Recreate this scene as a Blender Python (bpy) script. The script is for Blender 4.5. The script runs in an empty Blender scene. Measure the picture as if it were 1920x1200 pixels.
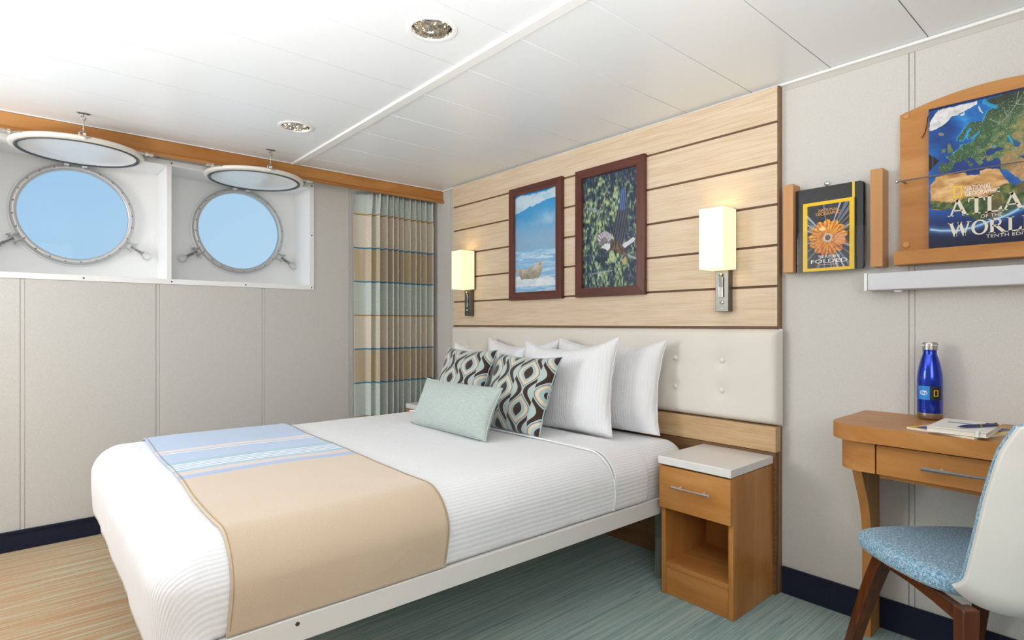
import bpy, bmesh, math, random
import numpy as np
from mathutils import Vector, Matrix, noise
from mathutils.geometry import tessellate_polygon

random.seed(7)
PI = math.pi
scene = bpy.context.scene
col = scene.collection

# ------------------------------------------------------------------ camera, world, lights, exposure
# +X points to the headboard wall, +Y to the porthole wall, the camera stands at x = y = 0
EYE = 1.08
TH = math.radians(41.029)
cam_data = bpy.data.cameras.new('camera')
cam_data.sensor_width = 36.0
cam_data.lens = 19.824
cam_data.shift_y = (607 - 600) / 1920.0
cam_data.clip_start = 0.02
cam = bpy.data.objects.new('camera', cam_data)
cam.location = (0, 0, EYE)
cam.rotation_euler = (PI / 2, 0, -TH)
col.objects.link(cam)
scene.camera = cam

vs = scene.view_settings
vs.view_transform = 'Standard'
vs.look = 'None'
vs.gamma = 1.0
vs.use_curve_mapping = False
vs.exposure = 0.62

world = bpy.data.worlds.new('sky')
scene.world = world
world.use_nodes = True
wn = world.node_tree
wn.nodes.clear()
w_out = wn.nodes.new('ShaderNodeOutputWorld')
w_bg = wn.nodes.new('ShaderNodeBackground')
w_tc = wn.nodes.new('ShaderNodeTexCoord')
w_map = wn.nodes.new('ShaderNodeMapping')
w_map.inputs['Rotation'].default_value = (0, math.radians(42), 0)
w_sep = wn.nodes.new('ShaderNodeSeparateXYZ')
w_ramp = wn.nodes.new('ShaderNodeValToRGB')
w_ramp.color_ramp.elements[0].position = 0.30
w_ramp.color_ramp.elements[0].color = (0.60, 0.80, 0.93, 1)
w_ramp.color_ramp.elements[1].position = 0.72
w_ramp.color_ramp.elements[1].color = (0.26, 0.53, 0.82, 1)
w_ma = wn.nodes.new('ShaderNodeMath')
w_ma.operation = 'MULTIPLY_ADD'
w_ma.inputs[1].default_value = 0.5
w_ma.inputs[2].default_value = 0.5
wn.links.new(w_tc.outputs['Generated'], w_map.inputs['Vector'])
wn.links.new(w_map.outputs['Vector'], w_sep.inputs[0])
wn.links.new(w_sep.outputs['Z'], w_ma.inputs[0])
wn.links.new(w_ma.outputs[0], w_ramp.inputs[0])
wn.links.new(w_ramp.outputs[0], w_bg.inputs['Color'])
wn.links.new(w_bg.outputs[0], w_out.inputs['Surface'])
w_bg.inputs['Strength'].default_value = 0.63


def add_light(name, kind, loc, energy, color=(1, 1, 1), target=None, **kw):
    ld = bpy.data.lights.new(name, kind)
    ld.energy = energy
    ld.color = color
    for k, v in kw.items():
        setattr(ld, k, v)
    lo = bpy.data.objects.new(name, ld)
    lo.location = loc
    if target is not None:
        d = Vector(target) - Vector(loc)
        lo.rotation_euler = d.to_track_quat('-Z', 'Y').to_euler()
    col.objects.link(lo)
    return lo


# photographer's strobe bounced off the ceiling by the portholes, then unseen lights added as fill
add_light('bounced_strobe', 'SPOT', (-0.95, 2.1, 1.15), 40, (0.97, 0.985, 1.0), (-0.62, 2.25, 2.05),
          spot_size=math.radians(110), spot_blend=0.6, shadow_soft_size=0.12)
add_light('added_ceiling_fill', 'SPOT', (-0.3, 0.40, 0.95), 122, (0.97, 0.985, 1.0), (0.30, 0.75, 2.05),
          spot_size=math.radians(112), spot_blend=0.8, shadow_soft_size=0.12)  # unseen spot added to brighten the ceiling and the top of the bed
add_light('added_fill_foot', 'AREA', (-1.42, 2.9, 1.5), 21, (0.97, 0.985, 1.0), (1.6, 1.9, 0.95), shape='RECTANGLE', size=0.9, size_y=0.9)  # unseen area light added as soft fill from the foot of the bed
add_light('added_fill_near', 'AREA', (-0.3, -0.95, 1.6), 17, (0.97, 0.985, 1.0), (0.7, 3.6, 1.62), shape='RECTANGLE', size=1.6, size_y=1.0)  # unseen area light added to brighten the porthole wall and recess


# ------------------------------------------------------------------ helpers
def lin(c):
    """'rrggbb' sRGB -> linear rgb"""
    if isinstance(c, str):
        c = [int(c[i:i + 2], 16) / 255 for i in (0, 2, 4)]
    return tuple(x / 12.92 if x <= 0.04045 else ((x + 0.055) / 1.055) ** 2.4 for x in c)


def rgba(c):
    return (*lin(c), 1.0)


class S:
    """a shader socket with arithmetic"""
    def __init__(s, nt, sock):
        s.nt, s.sock = nt, sock

    def _m(s, op, *args):
        n = s.nt.nodes.new('ShaderNodeMath')
        n.operation = op
        for i, a in enumerate((s,) + args):
            if isinstance(a, S):
                s.nt.links.new(a.sock, n.inputs[i])
            else:
                n.inputs[i].default_value = float(a)
        return S(s.nt, n.outputs[0])

    def __add__(s, o): return s._m('ADD', o)
    __radd__ = __add__
    def __sub__(s, o): return s._m('SUBTRACT', o)
    def __rsub__(s, o): return (s * -1.0) + o
    def __mul__(s, o): return s._m('MULTIPLY', o)
    __rmul__ = __mul__
    def __truediv__(s, o): return s._m('DIVIDE', o)
    def abs(s): return s._m('ABSOLUTE')
    def sin(s): return s._m('SINE')
    def cos(s): return s._m('COSINE')
    def floor(s): return s._m('FLOOR')
    def frac(s): return s._m('FRACT')
    def round(s): return s._m('ROUND')
    def lt(s, o): return s._m('LESS_THAN', o)
    def gt(s, o): return s._m('GREATER_THAN', o)
    def pow(s, o): return s._m('POWER', o)
    def min(s, o): return s._m('MINIMUM', o)
    def max(s, o): return s._m('MAXIMUM', o)

    def smooth(s, a, b):
        n = s.nt.nodes.new('ShaderNodeMapRange')
        n.interpolation_type = 'SMOOTHSTEP'
        s.nt.links.new(s.sock, n.inputs[0])
        n.inputs[1].default_value = a
        n.inputs[2].default_value = b
        return S(s.nt, n.outputs[0])


class MT:
    """material builder"""
    def __init__(s, name):
        s.m = bpy.data.materials.new(name)
        s.m.use_nodes = True
        s.nt = s.m.node_tree
        s.nt.nodes.clear()
        s.out = s.nt.nodes.new('ShaderNodeOutputMaterial')

    def link(s, a, b):
        s.nt.links.new(a.sock if isinstance(a, S) else a, b)

    def pos(s):
        g = s.nt.nodes.new('ShaderNodeNewGeometry')
        return s.split(S(s.nt, g.outputs['Position']))

    def obj(s):
        g = s.nt.nodes.new('ShaderNodeTexCoord')
        return s.split(S(s.nt, g.outputs['Object']))

    def rnd(s):
        g = s.nt.nodes.new('ShaderNodeObjectInfo')
        return S(s.nt, g.outputs['Random'])

    def attr(s, name):
        g = s.nt.nodes.new('ShaderNodeAttribute')
        g.attribute_name = name
        return S(s.nt, g.outputs['Fac']), S(s.nt, g.outputs['Color']), S(s.nt, g.outputs['Vector'])

    def split(s, v):
        n = s.nt.nodes.new('ShaderNodeSeparateXYZ')
        s.link(v, n.inputs[0])
        return [S(s.nt, n.outputs[i]) for i in range(3)]

    def comb(s, x, y, z):
        n = s.nt.nodes.new('ShaderNodeCombineXYZ')
        for i, a in enumerate((x, y, z)):
            if isinstance(a, S):
                s.link(a, n.inputs[i])
            else:
                n.inputs[i].default_value = a
        return S(s.nt, n.outputs[0])

    def noise(s, vec, scale=1.0, detail=4.0, rough=0.55, dist=0.0):
        n = s.nt.nodes.new('ShaderNodeTexNoise')
        s.link(vec, n.inputs['Vector'])
        n.inputs['Scale'].default_value = scale
        n.inputs['Detail'].default_value = detail
        n.inputs['Roughness'].default_value = rough
        n.inputs['Distortion'].default_value = dist
        return S(s.nt, n.outputs['Fac'])

    def mix(s, f, a, b):
        n = s.nt.nodes.new('ShaderNodeMix')
        n.data_type = 'RGBA'
        if isinstance(f, S):
            s.link(f, n.inputs[0])
        else:
            n.inputs[0].default_value = f
        for i, c in ((6, a), (7, b)):
            if isinstance(c, S):
                s.link(c, n.inputs[i])
            else:
                n.inputs[i].default_value = rgba(c)
        return S(s.nt, n.outputs[2])

    def ramp(s, f, stops):
        n = s.nt.nodes.new('ShaderNodeValToRGB')
        e = n.color_ramp.elements
        while len(e) < len(stops):
            e.new(0.5)
        for el, (p, c) in zip(e, stops):
            el.position = p
            el.color = rgba(c)
        s.link(f, n.inputs[0])
        return S(s.nt, n.outputs[0])

    def bump(s, h, strength=0.3, dist=0.002):
        n = s.nt.nodes.new('ShaderNodeBump')
        n.inputs['Strength'].default_value = strength
        n.inputs['Distance'].default_value = dist
        s.link(h, n.inputs['Height'])
        return S(s.nt, n.outputs[0])

    def bsdf(s, color, rough=0.5, metal=0.0, spec=0.5, coat=0.0, bump=None, sheen=0.0, emit=None, emit_str=0.0, trans=0.0):
        p = s.nt.nodes.new('ShaderNodeBsdfPrincipled')
        if isinstance(color, S):
            s.link(color, p.inputs['Base Color'])
        else:
            p.inputs['Base Color'].default_value = rgba(color)
        if isinstance(rough, S):
            s.link(rough, p.inputs['Roughness'])
        else:
            p.inputs['Roughness'].default_value = rough
        p.inputs['Metallic'].default_value = metal
        p.inputs['Specular IOR Level'].default_value = spec
        p.inputs['Coat Weight'].default_value = coat
        p.inputs['Coat Roughness'].default_value = 0.08
        p.inputs['Sheen Weight'].default_value = sheen
        p.inputs['Transmission Weight'].default_value = trans
        if emit is not None:
            p.inputs['Emission Color'].default_value = rgba(emit)
            p.inputs['Emission Strength'].default_value = emit_str
        if bump is not None:
            s.link(bump, p.inputs['Normal'])
        s.link(p.outputs[0], s.out.inputs['Surface'])
        return s.m


M = {}


def plain(name, c, rough=0.5, **k):
    M[name] = MT(name).bsdf(c, rough, **k)


plain('ceiling_white', 'edf0f2', 0.30, spec=0.35)
plain('trim_white', 'f0f0ee', 0.35)
plain('recess_white', 'f7f7f6', 0.38)
plain('joint_beige', 'c6c2ba', 0.6)
plain('white_paint', 'dedbd6', 0.35)
plain('grey_ring', 'c4c4c4', 0.35, metal=0.35)
plain('bolt_steel', '8e8e8e', 0.3, metal=0.9)
plain('dark_screw', '55524c', 0.4, metal=0.6)
plain('chrome', 'dcdcdc', 0.12, metal=1.0)
plain('pale_steel', 'd6d6d4', 0.28, metal=0.4)
plain('brushed_steel', 'b9b6b0', 0.3, metal=1.0)
plain('gunmetal', '6e6c66', 0.32, metal=0.75)
plain('aluminium_leg', '9aa09c', 0.3, metal=0.8)
plain('gasket', '55585c', 0.45)
plain('glossy_white', 'f4f4f4', 0.16, spec=0.5)
plain('cream_bracket', 'ece6dc', 0.45)
plain('dark_groove', '735846', 0.7)
plain('edge_brown', '8a6a48', 0.6)
plain('top_white', 'e4e2df', 0.25)
plain('black_cover', '1b1b1d', 0.38, spec=0.5)
plain('band_yellow', 'f2c90c', 0.5)
plain('page_white', 'e9e4d6', 0.7)
plain('navy_pen', '1b2a6b', 0.2, coat=0.6)
plain('gold', 'd9a93a', 0.2, metal=1.0)
plain('notebook_cream', 'eeeae2', 0.5)
plain('label_blue', '3f74b5', 0.5)
plain('lamp_white', 'd8d8dd', 0.4)
plain('logo_white', 'f4f4f4', 0.4)
plain('logo_blue', '2b8be0', 0.35)
plain('logo_black', '1a1c20', 0.35)
plain('text_cream', 'e3dac8', 0.5)
plain('text_gold', 'e0a03c', 0.5)
plain('text_white', 'f0f0f0', 0.5)
plain('ribbon_black', '15131c', 0.5)
plain('knob_wood', 'c98f55', 0.4)
plain('reflector_back', '3a3a3a', 0.6)
plain('lens_grey', 'c9c9cc', 0.3)
plain('bottle_blue', '0a34b6', 0.16, metal=0.85, coat=0.8)
plain('button_white', 'e6e1d8', 0.4)

# facetted mirror of the downlights
m = MT('facet_chrome')
ox, oy, oz = m.obj()
M['facet_chrome'] = m.bsdf('e8e4dc', 0.07, metal=1.0)

# translucent lit lamp shade
m = MT('lit_shade')
M['lit_shade'] = m.bsdf('f6ead0', 0.6, emit='fff0bd', emit_str=0.42)


def glassy(name, tint, refl, rough):
    m = MT(name)
    t = m.nt.nodes.new('ShaderNodeBsdfTransparent')
    t.inputs[0].default_value = rgba(tint)
    g = m.nt.nodes.new('ShaderNodeBsdfGlossy')
    g.inputs['Roughness'].default_value = rough
    ge = m.nt.nodes.new('ShaderNodeNewGeometry')
    dt = m.nt.nodes.new('ShaderNodeVectorMath')
    dt.operation = 'DOT_PRODUCT'
    m.link(ge.outputs['Normal'], dt.inputs[0])
    m.link(ge.outputs['Incoming'], dt.inputs[1])
    f0 = ((refl - 1) / (refl + 1)) ** 2
    f = (1.0 - S(m.nt, dt.outputs['Value']).abs()).pow(5.0) * (1 - f0) + f0
    mx = m.nt.nodes.new('ShaderNodeMixShader')
    m.link(f, mx.inputs[0])
    m.link(t.outputs[0], mx.inputs[1])
    m.link(g.outputs[0], mx.inputs[2])
    m.link(mx.outputs[0], m.out.inputs['Surface'])
    M[name] = m.m


glassy('pane_glass', 'fbfdff', 1.2, 0.02)
glassy('picture_glass', 'ffffff', 1.35, 0.10)
glassy('acrylic', 'ffffff', 1.42, 0.04)

# vinyl wall panels, fine woven speckle
m = MT('wall_vinyl')
x, y, z = m.pos()
n1 = m.noise(m.comb(x, y, z), 480, 3, 0.7)
n2 = m.noise(m.comb(x, y, z), 3.0, 2, 0.5)
c = m.ramp(n1, [(0.35, 'c6c3bc'), (0.5, 'd1cec8'), (0.68, 'd9d6d1')])
M['wall_vinyl'] = m.bsdf(c, 0.55, bump=m.bump(n1, 0.05, 0.0006))

# navy carpet baseboard
m = MT('navy_carpet')
x, y, z = m.pos()
n1 = m.noise(m.comb(x, y, z), 420, 3, 0.7)
M['navy_carpet'] = m.bsdf(m.ramp(n1, [(0.35, '070e20'), (0.6, '0f1a38'), (0.75, '1d2b4a')]), 0.95, sheen=0.1,
                          bump=m.bump(n1, 0.6, 0.003))

# carpet: long streaks along X, sand by the foot of the bed, sea green towards the desk
m = MT('streaky_carpet')
x, y, z = m.pos()
s1 = m.noise(m.comb(x * 1.3, y * 62.0, 0.0), 1.0, 7, 0.68, 0.3)
s2 = m.noise(m.comb(x * 3.5 + 9.0, y * 150.0, 0.0), 1.0, 4, 0.6, 0.2)
grain = m.noise(m.comb(x, y, 0.0), 330, 2, 0.6)
big = m.noise(m.comb(x * 0.9, y * 2.2, 3.0), 1.0, 3, 0.5)
zone = (x + (big - 0.5) * 0.8).smooth(0.30, 0.85)
st = s1 * 0.62 + s2 * 0.3 + grain * 0.14
sand = m.ramp(st, [(0.42, 'a2764a'), (0.52, 'ba9166'), (0.57, 'b3a886'), (0.62, 'b6beaa'), (0.70, 'ccd2c4')])
sea = m.ramp(st, [(0.34, '52757a'), (0.45, '789694'), (0.52, '90a9a4'), (0.58, 'a5b8b1'), (0.68, 'b8baa8')])
spot = m.noise(m.comb(x * 5.0, y * 60.0, 7.0), 1.0, 3, 0.5).smooth(0.66, 0.72)
sea = m.mix(spot * 0.65, sea, '34607c')
cc = m.mix(zone, sand, sea)
M['streaky_carpet'] = m.bsdf(cc, 0.95, sheen=0.25, spec=0.2, bump=m.bump(grain + s2 * 0.6, 0.7, 0.004))


def wood(name, axis, dark, mid, light, rough=0.38, fine=90.0, coarse=7.0, streak=0.5, coat=0.0, along=1.6, spec=0.4):
    m = MT(name)
    c3 = m.obj()
    r = m.rnd() * 17.0
    sc = [fine] * 3
    sc[axis] = along
    sc2 = [coarse] * 3
    sc2[axis] = along * 0.7
    v1 = m.comb(c3[0] * sc[0] + r, c3[1] * sc[1] + r, c3[2] * sc[2])
    v2 = m.comb(c3[0] * sc2[0] + r, c3[1] * sc2[1], c3[2] * sc2[2] + r)
    a = m.noise(v1, 1.0, 4, 0.6)
    b = m.noise(v2, 1.0, 4, 0.6, 0.7)
    t = a * streak + b * (1.0 - streak)
    c = m.ramp(t, [(0.36, dark), (0.5, mid), (0.64, light)])
    M[name] = m.bsdf(c, rough, coat=coat, spec=spec, bump=m.bump(a, 0.06, 0.001))


for ax, nm in enumerate('xyz'):
    wood('maple_' + nm, ax, 'aa6d31', 'ba7f41', 'c88f53', 0.36, 30, 7, 0.22, along=2.4)
    wood('cherry_' + nm, ax, 'bb8450', 'c69058', 'ce9a64', 0.35, 60, 6, 0.4)
    wood('walnut_' + nm, ax, '3c1c0e', '55290f', '6b3716', 0.3, 80, 8, 0.5, coat=0.25)
    wood('mahogany_' + nm, ax, '4c271c', '5d3226', '6e4032', 0.3, 120, 9, 0.6, coat=0.15)
wood('pale_oak', 1, 'd0b594', 'dcc6aa', 'e3d1b9', 0.5, 260, 40, 0.6, along=5.0)
wood('rail_oak', 1, 'b8946a', 'c8a67c', 'd2b48e', 0.5, 260, 40, 0.6, along=5.0)
wood('backing_oak', 1, '6a4a2c', '7a5836', '8a6844', 0.55, 120, 10, 0.6, along=3.0)

# fabrics
m = MT('leatherette')
x, y, z = m.pos()
n1 = m.noise(m.comb(x, y, z), 700, 2, 0.6)
M['leatherette'] = m.bsdf('e2dcd2', 0.42, bump=m.bump(n1, 0.06, 0.0006))
m = MT('white_leather')
x, y, z = m.pos()
n1 = m.noise(m.comb(x, y, z), 380, 2, 0.6)
M['white_leather'] = m.bsdf('e6e4df', 0.42, bump=m.bump(n1, 0.12, 0.001))


def linen(name, base, period, amp):
    m = MT(name)
    f, _, _ = m.attr('stripe')
    w = (f * (2 * PI / period)).sin()
    x, y, z = m.pos()
    cr = m.noise(m.comb(x, y, z), 14, 4, 0.6)
    k = w.smooth(-0.6, 0.6)
    c = m.mix(k * amp, base, 'd5d5d7')
    M[name] = m.bsdf(c, 0.75, sheen=0.15, spec=0.25, bump=m.bump(w * 0.22 + cr * 2.2, 0.5, 0.003))


linen('bed_linen', 'ececee', 0.0155, 0.30)
linen('pillow_linen', 'ebebed', 0.0135, 0.16)

m = MT('mint_linen')
ux = m.attr('uv2')[2]
a, b, _ = m.split(ux)
wv = (a * 2400.0).sin() * 0.5 + (b * 2400.0).sin() * 0.5
n1 = m.noise(m.comb(a * 40.0, b * 260.0, 0.0), 1.0, 3, 0.6)
M['mint_linen'] = m.bsdf(m.ramp(n1, [(0.3, 'a6b3ae'), (0.5, 'b2beb9'), (0.7, 'bdc8c4')]), 0.85, sheen=0.3,
                         bump=m.bump(n1 + wv * 0.15, 0.3, 0.002))

# ogee cushion print: nested contours between mirrored waves
m = MT('ogee_velvet')
ux = m.attr('uv2')[2]
a, b, _ = m.split(ux)
ca, sa = 1.0, 0.0
p = a * ca + b * sa
q = b * ca - a * sa
P_, L_, A_ = 0.125, 0.172, 0.028
p = p + 0.03
k = (p / P_).round()
ph = q * (2 * PI / L_) + k * PI
dx = (p - k * P_).abs()
half = ph.cos() * A_ + (P_ / 2)
g = half - dx                       # distance inward from the wavy boundary
sharp = (half / (P_ / 2 + A_))
e = g * (sharp * 0.45 + 0.55)
BR, MI, CRm, BL = '331b10', 'b3c1be', 'e0c9ad', 'a3babc'
c = m.mix(e.gt(0.0030), MI, BR)
for lv, cc_ in ((0.0215, MI), (0.0290, BR), (0.0318, MI), (0.0370, CRm), (0.0500, BL), (0.0665, BR)):
    c = m.mix(e.gt(lv), c, cc_)
M['ogee_velvet'] = m.bsdf(c, 0.8, sheen=0.35, bump=m.bump(e.gt(0.0215), 0.25, 0.002))

# wool bed runner: stripes across its length
m = MT('runner_wool')
f, _, _ = m.attr('runner_t')
x, y, z = m.pos()
n1 = m.noise(m.comb(x, y, z), 200, 3, 0.7)
n2 = m.noise(m.comb(x, y, z), 6, 2, 0.5)
BLU, PNK, WHT, TEA, BGE = '97b3d8', 'd5c3bd', 'e6ecec', '7fb2c9', 'c8b195'
c = m.mix(f.gt(1.985), BGE, '8aa5d2')
for t0, cc_ in ((2.035, 'cdbdb8'), (2.085, TEA), (2.115, WHT), (2.126, BLU), (2.141, WHT), (2.152, BLU), (2.167, WHT),
                (2.178, BLU), (2.193, WHT), (2.204, TEA), (2.25, BLU), (2.395, WHT), (2.405, BLU), (2.425, 'd9c8c4'), (2.47, BLU)):
    c = m.mix(f.gt(t0), c, cc_)
c = m.mix(n1 * 0.16, c, 'f2ece4')
M['runner_wool'] = m.bsdf(c, 0.92, sheen=0.5, spec=0.15, bump=m.bump(n1 + n2 * 0.5, 0.35, 0.003))
plain('runner_hem', 'b09570', 0.9)

# curtain: woven bands by height, thin blue and ochre lines
m = MT('curtain_weave')
x, y, z = m.pos()
f, _, _ = m.attr('cloth_u')
w1 = m.noise(m.comb(f * 900.0, 0.0, z * 60.0), 1.0, 2, 0.6)
w2 = m.noise(m.comb(f * 60.0, 5.0, z * 900.0), 1.0, 2, 0.6)
wv = (w1 + w2) * 0.5
mint = m.ramp(wv, [(0.4, 'bcc6bd'), (0.6, 'dce3dc')])
beige = m.ramp(wv, [(0.4, 'd2c4b0'), (0.6, 'e9dfd0')])
tan = m.ramp(wv, [(0.4, 'c2b197'), (0.6, 'dacbb2')])
col_v = (f * 7.3 + 0.2).frac()
beige = m.mix(col_v.gt(0.62) * 0.55, beige, 'd6d2c2')
tan = m.mix(col_v.gt(0.62) * 0.5, tan, 'c9b98c')
tan = m.mix(col_v.lt(0.2) * 0.5, tan, 'bba79c')
T0 = 1.8215
hh = ((T0 - z) / 0.2283)
c = m.mix(hh.gt(0.0), mint, beige)
for i in range(1, 9):
    c = m.mix(hh.gt(float(i)), c, (tan, mint, beige)[(i - 1) % 3])
line = (hh - hh.round()).abs().lt(0.022)
ln = m.mix(((hh.round() / 3.0).frac()).lt(0.1), '3a86a8', 'b08f5a')
c = m.mix(line * hh.gt(-0.4), c, ln)
M['curtain_weave'] = m.bsdf(c, 0.9, sheen=0.2, bump=m.bump(wv, 0.25, 0.002))

# chair fabric: blue and white boucle weave
m = MT('blue_tweed')
x, y, z = m.pos()
n1 = m.noise(m.comb(x, y, z), 170, 3, 0.75)
n2 = m.noise(m.comb(x, y, z), 420, 2, 0.6)
c = m.ramp(n1 * 0.6 + n2 * 0.4, [(0.38, '3f7fa6'), (0.47, '6d9fbd'), (0.53, '9cbccf'), (0.62, 'd6e2e8')])
M['blue_tweed'] = m.bsdf(c, 0.9, sheen=0.3, bump=m.bump(n1, 0.7, 0.004))

# painted print: colours stored on the sheet's own vertices
m = MT('printed_sheet')
_, cl, _ = m.attr('ink')
M['printed_sheet'] = m.bsdf(cl, 0.35, spec=0.4)


# ------------------------------------------------------------------ mesh helpers
ORG = {}


def frame_of(d):
    d = Vector(d).normalized()
    up = Vector((0, 0, 1)) if abs(d.z) < 0.95 else Vector((1, 0, 0))
    a = d.cross(up).normalized()
    return a, a.cross(d).normalized(), d


class MB:
    def __init__(s):
        s.v, s.f = [], []

    def add(s, vs_, fs):
        o = len(s.v)
        s.v += [tuple(p) for p in vs_]
        s.f += [tuple(i + o for i in f) for f in fs]
        return s

    def box(s, x0, x1, y0, y1, z0, z1):
        v = [(x, y, z) for z in (z0, z1) for y in (y0, y1) for x in (x0, x1)]
        return s.add(v, [(0, 2, 3, 1), (4, 5, 7, 6), (0, 1, 5, 4), (2, 6, 7, 3), (0, 4, 6, 2), (1, 3, 7, 5)])

    def grid(s, P, cu=False, cv=False):
        nu, nv = len(P), len(P[0])
        v = [p for r in P for p in r]
        f = []
        for i in range(nu if cu else nu - 1):
            for j in range(nv if cv else nv - 1):
                i2, j2 = (i + 1) % nu, (j + 1) % nv
                f.append((i * nv + j, i2 * nv + j, i2 * nv + j2, i * nv + j2))
        return s.add(v, f)

    def tube(s, path, r, n=10, caps=True, closed=False):
        path = [Vector(p) for p in path]
        rings = []
        k = len(path)
        nrm = None
        for i, p in enumerate(path):
            if closed:
                d = path[(i + 1) % k] - path[i - 1]
            else:
                d = path[min(i + 1, k - 1)] - path[max(i - 1, 0)]
            d.normalize()
            if nrm is None:
                a, b, _ = frame_of(d)
            else:
                a = nrm - d * nrm.dot(d)
                a.normalize()
                b = d.cross(a)
            nrm = a
            rr = r[i] if isinstance(r, (list, tuple)) else r
            rings.append([p + (a * math.cos(2 * PI * j / n) + b * math.sin(2 * PI * j / n)) * rr for j in range(n)])
        o = len(s.v)
        s.grid(rings, cu=closed, cv=True)
        if caps and not closed:
            s.f.append(tuple(o + j for j in reversed(range(n))))
            s.f.append(tuple(o + (k - 1) * n + j for j in range(n)))
        return s

    def lathe(s, prof, o, axis=(0, 0, 1), n=48, cap0=False, cap1=False, a0=0.0):
        a, b, d = frame_of(axis)
        o = Vector(o)
        P = []
        for r, h in prof:
            P.append([o + d * h + (a * math.cos(a0 + 2 * PI * j / n) + b * math.sin(a0 + 2 * PI * j / n)) * r for j in range(n)])
        st = len(s.v)
        s.grid(P, cv=True)
        if cap0:
            s.f.append(tuple(st + j for j in reversed(range(n))))
        if cap1:
            s.f.append(tuple(st + (len(prof) - 1) * n + j for j in range(n)))
        return s

    def loft(s, A, B):
        """closed prism between two congruent polygons"""
        n = len(A)
        o = len(s.v)
        s.v += [tuple(p) for p in A] + [tuple(p) for p in B]
        s.f.append(tuple(o + i for i in reversed(range(n))))
        s.f.append(tuple(o + n + i for i in range(n)))
        for i in range(n):
            j = (i + 1) % n
            s.f.append((o + i, o + j, o + n + j, o + n + i))
        return s

    def plate(s, outer, holes, fn, t0, t1):
        """flat plate with holes; fn(u, v, t) -> point, t0 / t1 the two faces"""
        loops = [[Vector((u, v, 0)) for u, v in outer]] + [[Vector((u, v, 0)) for u, v in h] for h in holes]
        tris = tessellate_polygon(loops)
        flat = [p for l in loops for p in l]
        n = len(flat)
        o = len(s.v)
        s.v += [tuple(fn(p.x, p.y, t0)) for p in flat] + [tuple(fn(p.x, p.y, t1)) for p in flat]
        for a, b, c_ in tris:
            s.f.append((o + a, o + b, o + c_))
            s.f.append((o + n + c_, o + n + b, o + n + a))
        st = 0
        for l in loops:
            k = len(l)
            for i in range(k):
                j = (i + 1) % k
                s.f.append((o + st + i, o + st + j, o + n + st + j, o + n + st + i))
            st += k
        return s

    def map(s, fn):
        s.v = [tuple(fn(*p)) for p in s.v]
        return s

    def build(s, name, mat, parent=None, smooth=None, bevel=0.0, seg=2, fix=True, attrs=None, solid=0.0):
        me = bpy.data.meshes.new(name)
        V = np.array(s.v, dtype=float)
        if parent is not None:
            org = ORG[parent.name]
        else:
            lo, hi = V.min(0), V.max(0)
            org = Vector(((lo[0] + hi[0]) / 2, (lo[1] + hi[1]) / 2, lo[2]))
        me.from_pydata((V - np.array(org)).tolist(), [], s.f)
        if fix:
            bm = bmesh.new()
            bm.from_mesh(me)
            bmesh.ops.recalc_face_normals(bm, faces=bm.faces)
            bm.to_mesh(me)
            bm.free()
        me.update()
        if attrs:
            for an, data in attrs.items():
                data = np.asarray(data, dtype=np.float32)
                if data.ndim == 1:
                    at = me.attributes.new(an, 'FLOAT', 'POINT')
                    at.data.foreach_set('value', data)
                elif an == 'ink':
                    at = me.attributes.new(an, 'FLOAT_COLOR', 'POINT')
                    full = np.ones((len(data), 4), dtype=np.float32)
                    full[:, :3] = data
                    at.data.foreach_set('color', full.ravel())
                else:
                    at = me.attributes.new(an, 'FLOAT_VECTOR', 'POINT')
                    full = np.zeros((len(data), 3), dtype=np.float32)
                    full[:, :data.shape[1]] = data
                    at.data.foreach_set('vector', full.ravel())
        if smooth is not None:
            me.shade_smooth()
            if smooth < 179:
                me.set_sharp_from_angle(angle=math.radians(smooth))
        me.materials.append(M[mat] if isinstance(mat, str) else mat)
        ob = bpy.data.objects.new(name, me)
        col.objects.link(ob)
        if parent is not None:
            ob.parent = parent
            ORG[ob.name] = org
        else:
            ob.location = org
            ORG[ob.name] = Vector(org)
        if solid:
            md = ob.modifiers.new('thickness', 'SOLIDIFY')
            md.thickness = solid
            md.offset = -1
        if bevel:
            md = ob.modifiers.new('soft_edge', 'BEVEL')
            md.width = bevel
            md.segments = seg
            md.limit_method = 'ANGLE'
            md.angle_limit = math.radians(40)
            md.harden_normals = False
            me.shade_smooth()
            me.set_sharp_from_angle(angle=math.radians(35))
        return ob


def B(*a):
    return MB().box(*a)


def tag(o, label=None, cat=None, group=None, kind=None):
    if label: o['label'] = label
    if cat: o['category'] = cat
    if group: o['group'] = group
    if kind: o['kind'] = kind
    return o


def thing(name, label, cat, loc, group=None):
    o = bpy.data.objects.new(name, None)
    o.empty_display_size = 0.05
    o.location = loc
    col.objects.link(o)
    ORG[o.name] = Vector(loc)
    return tag(o, label, cat, group)


def struct(o, label=None):
    return tag(o, label, None, None, 'structure')


def circle(cx, cy, r, n=64):
    return [(cx + r * math.cos(2 * PI * i / n), cy + r * math.sin(2 * PI * i / n)) for i in range(n)]


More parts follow.
